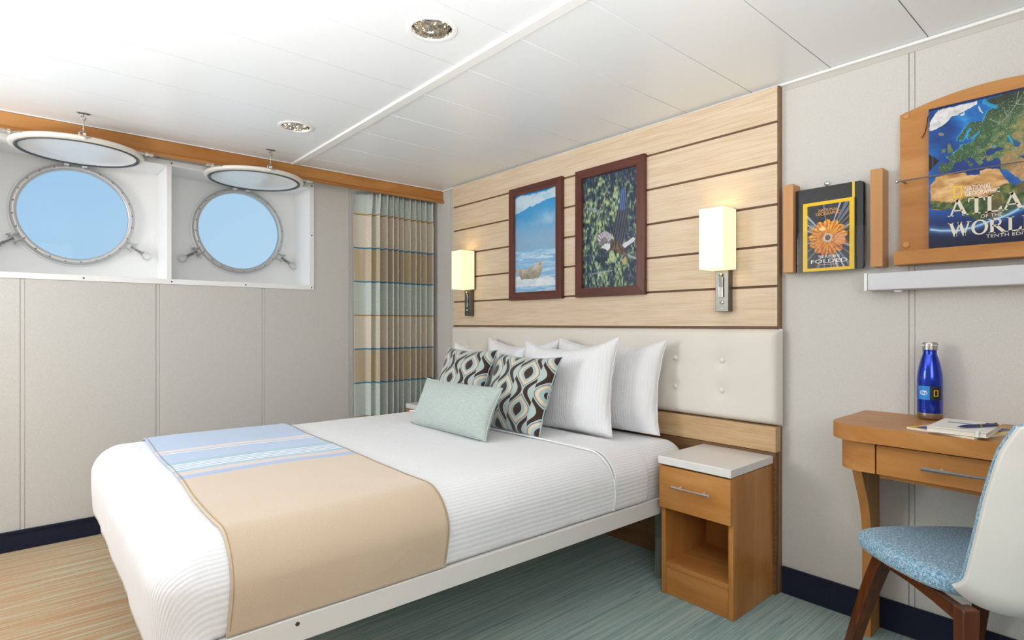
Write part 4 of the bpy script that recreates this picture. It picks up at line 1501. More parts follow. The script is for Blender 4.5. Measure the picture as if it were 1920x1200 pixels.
pf = thing('folder', 'black leatherette portfolio with yellow elastic band in the acrylic rack', 'portfolio', (2.285, 0.817, 1.2775))
pts = []
for cy, cz, a0 in ((0.925, 1.583, 0), (0.709, 1.583, 90), (0.709, 1.290, 180), (0.925, 1.290, 270)):
    for k in range(5):
        a = math.radians(a0 + 22.5 * k)
        pts.append((cy + 0.012 * math.cos(a), cz + 0.012 * math.sin(a)))
MB().plate(pts, [], lambda u, v, t: (t, u, v), 2.2735, 2.2765).build('front_cover', 'black_cover', pf, bevel=0.001)
MB().plate([(a if a > 0.8 else a + 0.004, b) for a, b in pts], [], lambda u, v, t: (t, u, v), 2.2770, 2.2925).build('page_block', 'black_cover', pf, smooth=40)
MB().plate(pts, [], lambda u, v, t: (t, u, v), 2.2930, 2.2955).build('back_cover', 'black_cover', pf, bevel=0.001)
B(2.2726, 2.2734, 0.7245, 0.7325, 1.2785, 1.5952).build('elastic_band', 'band_yellow', pf)

u, v = sheet_grid(150, 216)
a_ = (u - 0.5) * 0.175
b_ = (v - 0.47) * 0.254
ang, rad_ = np.arctan2(b_, a_), np.hypot(a_, b_)
img = ramp_np(fbm(u * 5, v * 6), [(0.3, '17191f'), (0.7, '2c303a')])
ray = _tab[7][((ang + PI) / (2 * PI) * 140).astype(int) % 256]
img = blend(img, (ray > 0.80) & (rad_ > 0.05), '8a93a8', 0.55)
img = blend(img, (ray > 0.955) & (rad_ > 0.04), 'd8dce6', 0.6)
img = blend(img, (ray < 0.08) & (rad_ > 0.05), 'b8925a', 0.5)
img = blend(img, np.hypot(u - 0.19, (v - 0.62) * 1.4) < 0.075, '98a0ac', 0.55)
pet = 0.060 + 0.0052 * np.abs(np.sin(ang * 6.5 + 0.4)) + 0.003 * np.sin(ang * 13)
flw = rad_ < pet
tone = fbm(u * 26, v * 30) * 0.55 + 0.35 * (v - 0.25) + 0.12 * np.sin(ang * 26)
img = np.where(flw[..., None], ramp_np(tone + 0.1, [(0.15, '8a3c10'), (0.38, 'c26a1c'), (0.55, 'e59a24'), (0.75, 'f6c63c')]), img)
img = blend(img, flw & (np.hypot(u - 0.40, (v - 0.60) * 2.2) < 0.06), 'fbe9a8', 0.8)
img = blend(img, flw & (np.hypot(u - 0.74, (v - 0.44) * 1.2) < 0.10), 'e8a888', 0.45)
gear = rad_ < 0.0135 + 0.0030 * (np.sin(ang * 12) > 0)
img = blend(img, gear, 'c8ccd0')
img = blend(img, rad_ < 0.0100, '6a4a38')
img = blend(img, (u < 0.088) | (u > 0.915) | (v < 0.045) | (v > 0.953), 'f0c400')
mg = thing('magazine', 'yellow-bordered magazine with an orange flower cover in the acrylic rack', 'magazine', (2.265, 0.811, 1.2775))
B(2.2625, 2.2685, 0.7240, 0.8985, 1.2782, 1.5375).build('pages', 'page_white', mg)
print_sheet('cover', img, lambda u, v: (2.2622, 0.899 - 0.1755 * u, 1.278 + 0.26 * v), mg)


def mag_txt(t, u0, u1, v0, v1, mat, sp=1.0):
    wall_text(t, mg, mat, 2.26205, 0.899 - 0.1755 * u0, 1.278 + 0.26 * v0, 0.1755 * (u1 - u0), 0.26 * (v1 - v0), 'title', sp)


mag_txt('NATIONAL', 0.32, 0.70, 0.850, 0.893, 'text_gold', 0.9)
mag_txt('GEOGRAPHIC', 0.265, 0.755, 0.797, 0.843, 'text_gold', 0.9)
mag_txt('THE FUTURE IS', 0.31, 0.73, 0.182, 0.222, 'text_white', 0.95)
mag_txt('FOLDED', 0.165, 0.875, 0.112, 0.166, 'text_white')
mag_txt('HOW ORIGAMI IS RESHAPING OUR WORLD', 0.34, 0.70, 0.082, 0.094, 'text_white')

# ------------------------------------------------------------------ atlas display
ab = thing('atlas_board', 'arched maple display board with ledge and steel retaining rod', 'display board', (2.29, 0.345, 1.279))
arc = []
for k in range(25):
    y = 0.59 - 0.49 * k / 24
    q = (y - 0.345) / 0.245
    arc.append((y, 1.838 - 0.039 * q * q))
MB().plate([(0.10, 1.3265), (0.59, 1.3265)] + arc, [], lambda u, v, t: (t, u, v), 2.291, XW - 0.001).build('board', 'maple_y', ab, bevel=0.001)
B(2.238, XW - 0.001, 0.095, 0.5955, 1.279, 1.3255).build('ledge', 'maple_y', ab, bevel=0.0015)
rod = MB().tube([(2.246, 0.584, 1.5625), (2.246, 0.106, 1.5625)], 0.0036, 12).build('retaining_rod', 'pale_steel', ab, smooth=40)
for y in (0.574, 0.116):
    MB().tube([(2.246, y, 1.5625), (2.2915, y, 1.5625)], 0.0034, 10).build('standoff', 'brushed_steel', rod, smooth=40)
for y in (0.587, 0.103):
    MB().lathe([(0.0001, -0.006), (0.0045, -0.004), (0.006, 0), (0.0045, 0.004), (0.0001, 0.006)], (2.246, y, 1.5625), (0, 1, 0), 16).build('finial', 'chrome', rod, smooth=60)
for y, z in ((0.572, 1.793), (0.572, 1.350), (0.118, 1.793), (0.118, 1.350)):
    MB().lathe([(0.0125, 0.0), (0.0115, 0.003), (0.007, 0.0055), (0.0001, 0.0065)], (2.2912, y, z), (-1, 0, 0), 24).build('screw_cap', 'knob_wood', ab, smooth=60)

u, v = sheet_grid(230, 342)
wx = u + 0.012 * (fbm(u * 30, v * 44) - 0.5) + 0.006 * (fbm(u * 80, v * 120) - 0.5)
wy = v + 0.010 * (fbm(u * 30 + 60, v * 44) - 0.5) + 0.005 * (fbm(u * 80 + 30, v * 120) - 0.5)
ext = lambda k: [(x if x < 0.8 else 1.2, y) for x, y in ATLAS[k]]
img = ramp_np(fbm(u * 4 + 2 * v, v * 7, 5), [(0.25, '0c3474'), (0.5, '1253a0'), (0.7, '1c70bc'), (0.85, '3494d6')])
land = in_poly(wx, wy, ext('eurasia'))
afr = in_poly(wx, wy, ext('africa'))
img = blend(img, ((in_poly(wx - 0.012, wy + 0.004, ext('eurasia')) | in_poly(wx + 0.012, wy, ext('eurasia'))) & ~land & (v > 0.62)), '2fa4d8', 0.75)
med = (v > 0.48) & (v < 0.62) & (u > 0.18) & ~land & ~afr
img = blend(img, med, '0f2f78', 0.85)
nz = fbm(u * 22, v * 33, 5)
dry = np.clip((u - 0.45) * 1.6 + (0.72 - v) * 1.5 + (nz - 0.5) * 1.2, 0, 1)
eu = ramp_np(dry, [(0.0, '3a5a3a'), (0.3, '5f7a4a'), (0.5, '8a8452'), (0.75, 'a9865a'), (1.0, 'c09a6a')])
north = np.clip((v - 0.80) * 5 + (nz - 0.5), 0, 1)[..., None]
eu = eu * (1 - north) + np.array(lin('2a3226')) * north
eu = eu * (0.72 + 0.56 * fbm(u * 70, v * 100, 3))[..., None]
img = np.where(land[..., None], eu, img)
sah = ramp_np(fbm(u * 10, v * 30, 5), [(0.25, 'b07a3e'), (0.5, 'd0a062'), (0.75, 'e6c088')])
img = np.where(afr[..., None], sah, img)
shl = afr & in_poly(wx, wy + 0.02 * (nz - 0.5), ext('sahel'))
img = np.where(shl[..., None], ramp_np(nz + (v - 0.3) * 0.8, [(0.25, '1f3a22'), (0.5, '3f5c30'), (0.75, '86823e')]), img)
img = blend(img, shl & (u > 0.45) & (fbm(u * 16, v * 20 + 3) > 0.52), '6a5238', 0.6)
lights = (_rs.rand(*u.shape) > 0.965) & land & (v > 0.55) & (v < 0.95)
img = blend(img, lights, 'dfe6d8', 0.55)
for pth in ([(0.72, 0.98), (0.70, 0.90), (0.64, 0.83), (0.58, 0.80)], [(0.70, 0.90), (0.80, 0.88)], [(0.70, 0.90), (0.76, 0.97)], [(0.64, 0.83), (0.60, 0.90)], [(0.58, 0.80), (0.50, 0.84)]):
    img = blend(img, (line_dist(wx, wy, pth) < 0.0024) & land, 'c9d2cc', 0.4)
for k in ('greenland', 'svalbard', 'svalbard2'):
    img = np.where(in_poly(wx, wy, ATLAS[k])[..., None], ramp_np(nz, [(0.3, 'c6c3c2'), (0.7, 'e4e2e0')]), img)
for k, c_ in (('iceland', '8a7a62'), ('britain', '6a7a4a'), ('ireland', '5c7a4a')):
    img = np.where(in_poly(wx, wy, ATLAS[k])[..., None], np.array(lin(c_)) * (0.6 + 0.8 * nz)[..., None], img)
for k, c_ in (('blacksea', '0f3a78'), ('azov', '2f9ec0'), ('caspian', '1a5a86'), ('persiangulf', '14427e'), ('redsea', '165aa8')):
    img = blend(img, in_poly(wx, wy, ext(k)), c_)
img = blend(img, (line_dist(u, v, [(0.645, 0.70), (0.67, 0.66)]) < 0.008), '2fb0bc', 0.8)
img = blend(img, (line_dist(wx, wy, [(0.46, 0.97), (0.50, 0.935), (0.55, 0.91)]) < 0.012) & ~(in_poly(wx, wy, ATLAS['greenland'])), '2aa0d0', 0.7)
horizon = np.interp(u, [0, 0.25, 0.4, 0.55, 0.7, 1.0], [0.286, 0.232, 0.172, 0.155, 0.19, 0.215])
sea_ = v < horizon
img = np.where(sea_[..., None], ramp_np(v / 0.28 + 0.1 * (nz - 0.5), [(0.0, '0a1230'), (0.35, '101c4a'), (0.7, '12306e'), (1.0, '1a56ac')]), img)
ad = line_dist(u, v, ATLAS['arc'] + [(1.0, 0.36)])
img = img + (np.exp(-(ad / 0.022) ** 2) * 0.30)[..., None] * np.array([0.15, 0.45, 0.85]) + (np.exp(-(ad / 0.006) ** 2) * 0.55)[..., None] * np.array([0.7, 0.9, 1.0])
img = blend(img, (v > 0.985), '16133a', 0.9)
img = blend(img, in_poly(u, v, [(-0.01, 0.685), (0.096, 0.619), (-0.01, 0.544)]), '14161c')
img = blend(img, in_poly(u, v, [(-0.01, 0.685), (0.04, 0.655), (0.04, 0.575), (-0.01, 0.544)]) & (u > 0.028), '3a404a')
img = np.clip(img, 0, 1)

AY, AZ, AW, AH = 0.502, 1.328, 0.31, 0.46
at = thing('atlas', 'large world atlas with a satellite map cover standing on the maple ledge', 'book', (2.272, 0.347, 1.327))
B(2.2655, 2.2890, AY - AW + 0.004, AY - 0.002, AZ + 0.002, AZ + AH - 0.004).build('page_block', 'page_white', at)
B(2.2625, 2.2650, AY - AW, AY, AZ - 0.0015, AZ + AH).build('front_board', 'ribbon_black', at)
B(2.2893, 2.2905, AY - AW, AY, AZ - 0.0015, AZ + AH).build('back_board', 'ribbon_black', at)
ck = print_sheet('cover', img, lambda u, v: (2.2621, AY - AW * u, AZ + AH * v), at)


def at_txt(t, u0, u1, v0, v1, mat, sp=1.0):
    return wall_text(t, at, mat, 2.26185, AY - AW * u0, AZ + AH * v0, AW * (u1 - u0), AH * (v1 - v0), 'title', sp)


at_txt('NATIONAL', 0.306, 0.516, 0.375, 0.408, 'text_white')
at_txt('GEOGRAPHIC', 0.306, 0.580, 0.340, 0.371, 'text_white')
at_txt('OF THE', 0.433, 0.597, 0.179, 0.202, 'text_cream', 1.05)
at_txt('TENTH EDITION', 0.475, 0.885, 0.041, 0.063, 'text_cream', 1.05)
lx = lambda u: AY - AW * u
lz = lambda v: AZ + AH * v
fr = MB()
MB.plate(fr, [(lx(0.211), lz(0.337)), (lx(0.286), lz(0.337)), (lx(0.286), lz(0.419)), (lx(0.211), lz(0.419))],
         [[(lx(0.224), lz(0.346)), (lx(0.273), lz(0.346)), (lx(0.273), lz(0.410)), (lx(0.224), lz(0.410))]], lambda a, b, t: (t, a, b), 2.2618, 2.2620)
fr.build('emblem', 'band_yellow', at)


def ribbon(pts, w0, w1=None):
    """flat band along a polyline, quads in 2D"""
    w1 = w0 if w1 is None else w1
    L, R = [], []
    n = len(pts)
    for i, (x, y) in enumerate(pts):
        a, b = pts[max(i - 1, 0)], pts[min(i + 1, n - 1)]
        dx, dy = b[0] - a[0], b[1] - a[1]
        l = math.hypot(dx, dy) or 1
        w = (w0 + (w1 - w0) * i / (n - 1)) / 2
        L.append((x - dy / l * w, y + dx / l * w))
        R.append((x + dy / l * w, y - dx / l * w))
    return [[L[i], L[i + 1], R[i + 1], R[i]] for i in range(n - 1)]


def arc2(cx, cy, rx, ry, a0, a1, n=14):
    return [(cx + rx * math.cos(math.radians(a0 + (a1 - a0) * i / n)), cy + ry * math.sin(math.radians(a0 + (a1 - a0) * i / n))) for i in range(n + 1)]


def serif(x, y, w=0.30, h=0.05):
    return [(x - w / 2, y), (x + w / 2, y), (x + w / 2, y + h), (x - w / 2, y + h)]


def glyph(ch):
    Q = []
    if ch == 'A':
        Q += ribbon([(0.10, 0.0), (0.47, 1.0)], 0.10) + ribbon([(0.45, 1.0), (0.86, 0.0)], 0.19) + ribbon([(0.22, 0.32), (0.72, 0.32)], 0.07)
        Q += [serif(0.11, 0), serif(0.85, 0, 0.34), [(0.30, 0.95), (0.52, 0.95), (0.52, 1.04), (0.30, 1.0)]]
        return Q, 0.98
    if ch == 'T':
        Q += ribbon([(0.44, 0), (0.44, 1)], 0.19) + [[(0.02, 0.93), (0.86, 0.93), (0.86, 1.0), (0.02, 1.0)], serif(0.44, 0, 0.42)]
        Q += [[(0.02, 0.74), (0.06, 0.74), (0.14, 0.95), (0.02, 0.98)], [(0.86, 0.74), (0.82, 0.74), (0.74, 0.95), (0.86, 0.98)]]
        return Q, 0.90
    if ch == 'L':
        Q += ribbon([(0.18, 0), (0.18, 1)], 0.19) + [serif(0.18, 0.95, 0.40), serif(0.12, 0, 0.30)]
        Q += [[(0.1, 0), (0.76, 0), (0.76, 0.08), (0.1, 0.08)], [(0.72, 0.30), (0.77, 0.30), (0.76, 0.0), (0.56, 0.06)]]
        return Q, 0.80
    if ch == 'S':
        Q += ribbon(arc2(0.36, 0.75, 0.25, 0.22, 30, 240), 0.11, 0.17) + ribbon(arc2(0.36, 0.26, 0.27, 0.24, 60, -150), 0.17, 0.11)
        Q += ribbon([(0.24, 0.56), (0.49, 0.47)], 0.19) + [[(0.56, 0.98), (0.62, 0.98), (0.62, 0.74), (0.55, 0.80)], [(0.09, 0.02), (0.14, 0.02), (0.15, 0.2), (0.09, 0.28)]]
        return Q, 0.70
    if ch == 'W':
        Q += ribbon([(0.14, 1), (0.42, 0)], 0.19) + ribbon([(0.40, 0), (0.68, 1)], 0.09) + ribbon([(0.66, 1), (0.94, 0)], 0.19) + ribbon([(0.92, 0), (1.20, 1)], 0.09)
        Q += [serif(0.14, 0.95, 0.34), serif(0.66, 0.95, 0.30), serif(1.20, 0.95, 0.28)]
        return Q, 1.32
    if ch == 'O':
        o_ = arc2(0.48, 0.5, 0.47, 0.53, 0, 360, 40)
        i_ = arc2(0.48, 0.5, 0.29, 0.45, 0, 360, 40)
        Q += [[o_[k], o_[k + 1], i_[k + 1], i_[k]] for k in range(40)]
        return Q, 0.98
    if ch == 'R':
        Q += ribbon([(0.18, 0), (0.18, 1)], 0.19) + [serif(0.18, 0, 0.38), serif(0.12, 0.95, 0.28)]
        Q += ribbon([(0.2, 0.96)] + arc2(0.40, 0.735, 0.24, 0.225, 90, -90) + [(0.2, 0.51)], 0.11) + ribbon([(0.40, 0.51), (0.84, 0.0)], 0.19) + [serif(0.86, 0, 0.24)]
        return Q, 0.98
    if ch == 'D':
        Q += ribbon([(0.18, 0), (0.18, 1)], 0.19) + [serif(0.12, 0, 0.28), serif(0.12, 0.95, 0.28)]
        Q += ribbon([(0.2, 0.955)] + arc2(0.42, 0.5, 0.40, 0.455, 90, -90) + [(0.2, 0.045)], 0.13)
        return Q, 0.95


def big_word(word, u0, u1, v0, v1):
    gl = [glyph(c_) for c_ in word]
    tot = sum(w for _, w in gl)
    x = 0
    mb = MB()
    for Q, w in gl:
        for q in Q:
            mb.add([(2.26185, AY - AW * (u0 + (u1 - u0) * (x + px) / tot), AZ + AH * (v0 + (v1 - v0) * py)) for px, py in q], [(0, 1, 2, 3)])
        x += w
    return mb.build('title', 'text_cream', at, fix=False)


big_word('ATLAS', 0.173, 0.868, 0.212, 0.325)
big_word('WORLD', 0.170, 0.880, 0.070, 0.166)
rb = [(2.2880, 0.5030, 1.786), (2.284, 0.509, 1.770), (2.286, 0.512, 1.745), (2.286, 0.518, 1.720), (2.287, 0.526, 1.705)]
MB().tube(rb, 0.0013, 6).build('ribbon_marker', 'ribbon_black', at, smooth=60)

# ------------------------------------------------------------------ light bar under the atlas
lb = thing('desk_light_bar', 'white wall light bar between atlas ledge and desk', 'lamp', (2.28, 0.19, 1.196))
B(2.241, XW - 0.001, -0.305, 0.6745, 1.197, 1.256).build('diffuser', 'lamp_white', lb, bevel=0.003)
for ya, yb in ((0.6750, 0.6850), (-0.3155, -0.3055)):
    B(2.239, XW - 0.001, ya, yb, 1.1955, 1.2575).build('end_cap', 'trim_white', lb, bevel=0.0015)
B(2.262, 2.285, 0.578, 0.600, 1.189, 1.1965).build('switch', 'trim_white', lb, bevel=0.002)

# ------------------------------------------------------------------ desk
dk = thing('desk', 'narrow maple console desk with rounded corners and one drawer', 'desk', (2.12, 0.17, 0.0))


def desk_outline(xf, xb, y0, y1, rx, ry, n=12):
    pts = [(xb, y0)]
    pts += [(xf + rx - rx * math.sin(PI / 2 * k / n), y0 + ry - ry * math.cos(PI / 2 * k / n)) for k in range(n + 1)]
    pts += [(xf + rx - rx * math.cos(PI / 2 * k / n), y1 - ry + ry * math.sin(PI / 2 * k / n)) for k in range(n + 1)]
    pts += [(xb, y1)]
    return pts


ol = desk_outline(1.932, XW - 0.002, -0.357, 0.7015, 0.085, 0.085)
MB().plate(ol, [], lambda u, v, t: (u, v, t), 0.7185, 0.767).build('top', 'maple_y', dk, bevel=0.002)
# rounded end blocks of the apron
for sgn, yo in ((1, 0.683), (-1, -0.3385)):
    pts = [(2.10, yo - sgn * 0.112), (1.963, yo - sgn * 0.112)]
    pts += [(1.963 + 0.075 - 0.075 * math.cos(PI / 2 * k / 12), yo - sgn * 0.075 + sgn * 0.075 * math.sin(PI / 2 * k / 12)) for k in range(13)]
    pts += [(2.10, yo)]
    MB().plate(pts, [], lambda u, v, t: (u, v, t), 0.622, 0.718).build('apron_end', 'maple_y', dk, smooth=35)
    B(2.101, XW - 0.003, yo - 0.025 if sgn > 0 else yo, yo if sgn > 0 else yo + 0.025, 0.622, 0.718).build('apron_side', 'maple_x', dk)
    prof = [(2.055, 0.6215), (2.105, 0.605), (2.112, 0.590), (2.131, 0.555), (2.150, 0.520), (2.168, 0.490), (2.184, 0.458), (2.197, 0.420), (2.206, 0.380),
            (2.211, 0.330), (2.212, 0.25), (2.208, 0.12), (2.203, 0.0)]
    yl = (yo - 0.030, yo - 0.001) if sgn > 0 else (yo + 0.001, yo + 0.030)
    poly = prof + [(2.2965, 0.0), (2.2965, 0.6215)]
    MB().plate(poly, [], lambda u, v, t: (u, t, v), yl[0], yl[1]).build('leg', 'maple_z', dk, bevel=0.001)
dw = B(1.9615, 1.979, -0.224, 0.5665, 0.6225, 0.7110).build('drawer', 'maple_y', dk, bevel=0.0012)
hd = MB().tube([(1.936, 0.447, 0.6665), (1.936, -0.10, 0.6665)], 0.0060, 16)
for y in (0.405, -0.06):
    hd.tube([(1.936, y, 0.6665), (1.961, y, 0.6665)], 0.0045, 10)
hd.build('handle', 'pale_steel', dw, smooth=40)
B(1.981, 2.28, -0.222, 0.567, 0.628, 0.706).build('drawer_box', 'dark_groove', dk)
B(1.999, 2.020, -0.222, 0.567, 0.604, 0.6265).build('under_rail', 'maple_y', dk)

# ------------------------------------------------------------------ bottle
ZT = 0.7674
bc = Vector((2.247, 0.4955, ZT))
bo = thing('water_bottle', 'metallic blue water bottle with steel cap and base on the desk', 'bottle', tuple(bc))
MB().lathe([(0.0001, 0.0), (0.027, 0.0), (0.032, 0.004), (0.0352, 0.010), (0.0352, 0.0225)], bc, n=48).build('base', 'brushed_steel', bo, smooth=50)
R_ = 0.0357
prof = [(R_, 0.0228), (R_, 0.06), (R_, 0.11), (0.0355, 0.128), (0.0345, 0.145), (0.0325, 0.160), (0.0295, 0.176), (0.0262, 0.190), (0.0230, 0.202), (0.0200, 0.211), (0.0190, 0.216), (0.0190, 0.2265)]
MB().lathe(prof, bc, n=64).build('body', 'bottle_blue', bo, smooth=60)
cp_ = MB()
rr = 0.0207
prof = [(0.0186, 0.2268), (rr, 0.2275), (rr, 0.2425), (rr, 0.2475), (rr - 0.002, 0.2520), (0.0001, 0.2525)]
cp_.lathe(prof, bc, n=48)
cp_.build('cap', 'brushed_steel', bo, smooth=40)
for k in range(20):
    a = 2 * PI * k / 20
    MB().tube([bc + Vector((math.cos(a) * (rr + 0.0002), math.sin(a) * (rr + 0.0002), h)) for h in (0.2405, 0.2475)], 0.0013, 6).build('cap_notch', 'chrome', bo)
fa = math.atan2(-bc.y, -bc.x)              # side turned to the room


def bt(a_deg, z, lift=0.0002):
    a = fa + math.radians(a_deg)
    return bc + Vector((math.cos(a) * (R_ + lift), math.sin(a) * (R_ + lift), z))


def patch(a0, a1, z0, z1, mat, name, lift=0.0002, n=12):
    return MB().grid([[bt(a0 + (a1 - a0) * i / n, z, lift) for z in (z0, z1)] for i in range(n + 1)]).build(name, mat, bo, smooth=179)


# seen from the camera, larger angle = further left
patch(0.5, -56, 0.0662, 0.1105, 'logo_blue', 'emblem_panel')
patch(-0.5, 55, 0.0662, 0.1105, 'logo_black', 'emblem_panel')
deg = lambda s: math.degrees(s / R_)


def wrap_quads(Q, ac, zc, mat, name):
    mb = MB()
    for q in Q:
        mb.add([bt(ac + deg(px), zc + py, 0.0005) for px, py in q], [(0, 1, 2, 3)])
    return mb.build(name, mat, bo, fix=False)


ey = ribbon([(0.0105 * math.cos(a), 0.0068 * math.sin(a) * (1 if math.sin(a) > 0 else 0.95)) for a in [2 * PI * k / 28 for k in range(2, 29)]], 0.0015)
ey += ribbon([(0.0042 * math.cos(a), 0.0042 * math.sin(a) - 0.0003) for a in [2 * PI * k / 20 for k in range(21)]], 0.0015)
ey += ribbon([(0.0105, 0.0015), (0.0065, 0.0035), (0.002, 0.0042)], 0.0015)
wrap_quads(ey, -28, 0.0885, 'logo_white', 'eye_emblem')
fr_ = ribbon([(-0.0062 + 0.00155 * k, -0.0088) for k in range(9)], 0.0022) + ribbon([(-0.0062 + 0.00155 * k, 0.0088) for k in range(9)], 0.0022) + \
      ribbon([(-0.0052, -0.0096), (-0.0052, 0.0096)], 0.0022) + ribbon([(0.0052, -0.0096), (0.0052, 0.0096)], 0.0022)
wrap_quads(fr_, 27, 0.0885, 'band_yellow', 'frame_emblem')

# ------------------------------------------------------------------ things lying on the desk
e1, e2 = Vector((-0.30, -0.954, 0)), Vector((0.954, -0.30, 0))
p0 = Vector((1.990, 0.4955, 0))


def mp(a, b, z):
    return p0 + e1 * a + e2 * b + Vector((0, 0, z))


dm = thing('desk_magazine', 'thin yellow-bordered magazine lying under the notebook on the desk', 'magazine', (2.08, 0.37, ZT))
MB().loft([mp(0, 0, ZT), mp(0.175, 0, ZT), mp(0.175, 0.254, ZT), mp(0, 0.254, ZT)],
          [mp(0, 0, ZT + 0.0055), mp(0.175, 0, ZT + 0.0055), mp(0.175, 0.254, ZT + 0.0055), mp(0, 0.254, ZT + 0.0055)]).build('pages', 'page_white', dm)
u, v = sheet_grid(60, 80)
img = ramp_np(fbm(u * 6, v * 6), [(0.3, '16204a'), (0.6, '2c4a86'), (0.8, '6a86b0')])
img = blend(img, (u < 0.09) | (u > 0.91) | (v < 0.06) | (v > 0.94), 'f0c400')
print_sheet('cover', img, lambda u, v: mp(0.175 * u, 0.254 * v, ZT + 0.0058), dm)

zn = ZT + 0.0062
nb = thing('notebook', 'cream hardcover notebook with elastic strap, on top of the desk magazine', 'notebook', (2.05, 0.37, zn))
nx0, nx1, ny0, ny1 = 1.944, 2.156, 0.302, 0.437
B(nx0, nx1, ny0, ny1, zn, zn + 0.002).build('back_cover', 'notebook_cream', nb, bevel=0.0008)
B(nx0 + 0.003, nx1 - 0.003, ny0 + 0.003, ny1 - 0.001, zn + 0.0021, zn + 0.0128).build('page_block', 'page_white', nb)
B(nx0, nx1, ny0, ny1, zn + 0.0129, zn + 0.0150).build('front_cover', 'notebook_cream', nb, bevel=0.0008)
B(nx0 - 0.0006, nx1 + 0.0006, ny0 + 0.018, ny0 + 0.025, zn + 0.0151, zn + 0.0157).build('elastic_strap', 'logo_white', nb)
B(nx0 - 0.0012, nx0 - 0.0004, ny0 + 0.018, ny0 + 0.025, zn, zn + 0.0157).build('elastic_strap', 'logo_white', nb)
B(2.070, 2.084, 0.345, 0.413, zn + 0.0151, zn + 0.0154).build('printed_label', 'label_blue', nb)
pa, pb = Vector((1.962, 0.370, zn + 0.0205)), Vector((2.086, 0.300, zn + 0.0205))
pd = (pb - pa).normalized()
pe = thing('pen', 'navy ballpoint pen with gold rings lying on the notebook', 'pen', tuple(pa))
MB().lathe([(0.0006, 0.0), (0.0012, 0.004), (0.0030, 0.014), (0.0044, 0.030), (0.0048, 0.060), (0.0048, 0.0735)], pa, pd, 20, cap0=True).build('barrel', 'navy_pen', pe, smooth=50)
MB().lathe([(0.0050, 0.0735), (0.0053, 0.0745), (0.0053, 0.0785), (0.0050, 0.0795)], pa, pd, 20).build('centre_ring', 'gold', pe, smooth=50)
MB().lathe([(0.0048, 0.0795), (0.0047, 0.110), (0.0043, 0.134)], pa, pd, 20).build('cap', 'navy_pen', pe, smooth=50)
MB().lathe([(0.0045, 0.134), (0.0047, 0.137), (0.0040, 0.141), (0.0001, 0.142)], pa, pd, 20).build('end_ring', 'gold', pe, smooth=50)
MB().tube([pa + pd * 0.098 + Vector((0, 0, 0.0055)), pa + pd * 0.136 + Vector((0, 0, 0.0055))], 0.0011, 8).build('clip', 'gold', pe, smooth=60)

# ------------------------------------------------------------------ chair
FW = Vector((math.sin(TH), math.cos(TH), 0))
RT = Vector((math.cos(TH), -math.sin(TH), 0))


def CF(a, b, z):
    """chair's own axes: a to its right, b forwards"""
    return FW * b + RT * a + Vector((0, 0, z))


ch = thing('desk_chair', 'chair with blue tweed seat, white leather back and walnut legs', 'chair', tuple(CF(1.275, 1.53, 0)))


def superell(k, n, ax, by_, ex):
    t = 2 * PI * k / n
    c_, s_ = math.cos(t), math.sin(t)
    return ax * math.copysign(abs(c_) ** (2 / ex), c_), by_ * math.copysign(abs(s_) ** (2 / ex), s_)


rings = []
NS = 72
for r, z in ((0.02, 0.4475), (0.3, 0.4475), (0.6, 0.449), (0.80, 0.452), (0.90, 0.4515), (0.96, 0.446), (0.99, 0.437), (1.0, 0.425), (0.995, 0.414), (0.975, 0.405), (0.93, 0.400), (0.5, 0.400), (0.02, 0.400)):
    row = []
    for k in range(NS):
        x, y = superell(k, NS, 0.236 * r, 0.214 * r, 3.8)
        drop = 0.010 * max(0, y / 0.214) ** 3 * (1 if z > 0.43 else 0)
        row.append(CF(1.278 + x * (1 - 0.10 * max(0, -y / 0.214)), 1.579 + y, z - drop))
    rings.append(row)
sm = MB().grid(rings, cv=True)
sm.build('seat', 'blue_tweed', ch, smooth=179)

EB = [(0.36, 1.412), (0.405, 1.385), (0.452, 1.364), (0.597, 1.318), (0.671, 1.299), (0.80, 1.259), (0.86, 1.227), (0.90, 1.200)]


def b_edge(z):
    return float(np.interp(z, [p_[0] for p_ in EB], [p_[1] for p_ in EB]))


def back_pt(w, h, t):
    """w across -1..1, h up 0..1, t = distance behind the inner face"""
    zt = 0.890 - 0.032 * abs(w) ** 4.5
    zb = 0.396 + 0.048 * abs(w) ** 6
    z = zb + (zt - zb) * h
    hw = 0.196 + 0.006 * math.sin(PI * h) - 0.030 * max(0, h - 0.75) ** 2 * 16 * abs(w) ** 2 * 0.3
    b = b_edge(z) - 0.085 * (1 - abs(w) ** 2.3)
    tuck = max(0.0, 1 - h / 0.10)
    b += 0.030 * tuck ** 2
    a = 1.277 + w * (hw + t * 0.35 * abs(w))
    return CF(a, b - t, z - t * 0.15 * tuck)


def shell(t0, t1, name, mat):
    NW, NH = 44, 36
    rows0 = [[back_pt(-1 + 2 * i / NW, j / NH, t0) for j in range(NH + 1)] for i in range(NW + 1)]
    rows1 = [[back_pt(-1 + 2 * i / NW, j / NH, t1) for j in range(NH + 1)] for i in range(NW + 1)]
    mb = MB().grid(rows0).grid(rows1)
    n0 = (NW + 1) * (NH + 1)
    id_ = lambda i, j: i * (NH + 1) + j
    per = [(i, 0) for i in range(NW)] + [(NW, j) for j in range(NH)] + [(i, NH) for i in range(NW, 0, -1)] + [(0, j) for j in range(NH, 0, -1)]
    for k in range(len(per)):
        a, b = id_(*per[k]), id_(*per[(k + 1) % len(per)])
        mb.f.append((a, b, n0 + b, n0 + a))
    return mb.build(name, mat, ch, smooth=50, bevel=0.003, seg=3)


shell(0.0, 0.013, 'back_cushion', 'blue_tweed')
shell(0.0135, 0.030, 'back_shell', 'white_leather')


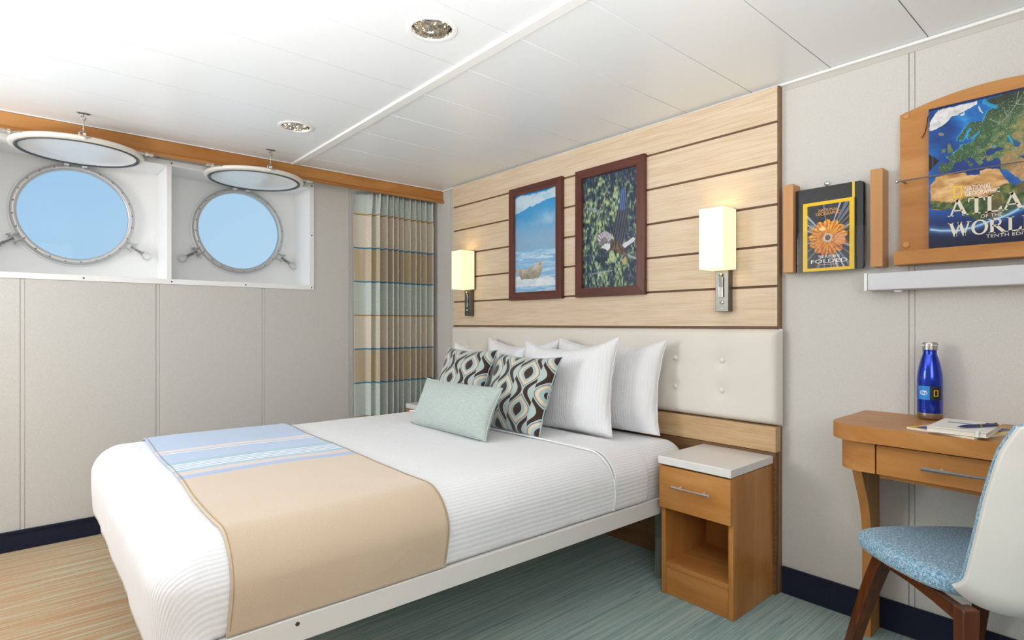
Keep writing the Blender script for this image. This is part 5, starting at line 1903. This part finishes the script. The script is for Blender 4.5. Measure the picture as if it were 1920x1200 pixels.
def leg(top, bot, w_top, w_bot, d_top, d_bot, name='leg', bend=0.0):
    """tapered bentwood leg, section in the chair's a / b axes"""
    rows = []
    n = 14
    for k in range(n + 1):
        s = k / n
        a = top[0] + (bot[0] - top[0]) * s
        b = top[1] + (bot[1] - top[1]) * s - bend * (1 - s) ** 5
        z = top[2] + (bot[2] - top[2]) * s
        w, d = (w_top + (w_bot - w_top) * s) / 2, (d_top + (d_bot - d_top) * s) / 2
        rows.append([CF(a - w, b - d, z), CF(a + w, b - d, z), CF(a + w, b + d, z), CF(a - w, b + d, z)])
    mb = MB().grid(rows, cv=True)
    mb.f.append((3, 2, 1, 0))
    e_ = n * 4
    mb.f.append((e_, e_ + 1, e_ + 2, e_ + 3))
    return mb.build(name, 'walnut_z', ch, bevel=0.003)


leg((1.108, 1.690, 0.398), (1.066, 1.800, 0.0), 0.045, 0.034, 0.040, 0.028, bend=0.02)
leg((1.428, 1.690, 0.398), (1.470, 1.800, 0.0), 0.034, 0.030, 0.040, 0.028, bend=0.02)
leg((1.076, 1.335, 0.408), (1.060, 1.318, 0.0), 0.040, 0.034, 0.034, 0.028)
leg((1.478, 1.335, 0.408), (1.500, 1.300, 0.0), 0.040, 0.034, 0.034, 0.028)
for a0, a1 in ((1.108, 1.080), (1.440, 1.474)):
    rows = []
    for b, z0_, z1_ in ((1.345, 0.360, 0.399), (1.45, 0.368, 0.399), (1.55, 0.370, 0.399), (1.668, 0.364, 0.399)):
        s = (b - 1.345) / (1.668 - 1.345)
        a = a1 + (a0 - a1) * s
        rows.append([CF(a - 0.010, b, z0_), CF(a + 0.010, b, z0_), CF(a + 0.010, b, z1_), CF(a - 0.010, b, z1_)])
    mb = MB().grid(rows, cv=True)
    mb.f += [(3, 2, 1, 0), (12, 13, 14, 15)]
    mb.build('seat_rail', 'walnut_y', ch, bevel=0.0015)
MB().loft([CF(1.10, 1.675, 0.37), CF(1.44, 1.675, 0.37), CF(1.44, 1.695, 0.37), CF(1.10, 1.695, 0.37)],
          [CF(1.10, 1.675, 0.399), CF(1.44, 1.675, 0.399), CF(1.44, 1.695, 0.399), CF(1.10, 1.695, 0.399)]).build('front_rail', 'walnut_y', ch, bevel=0.0015)
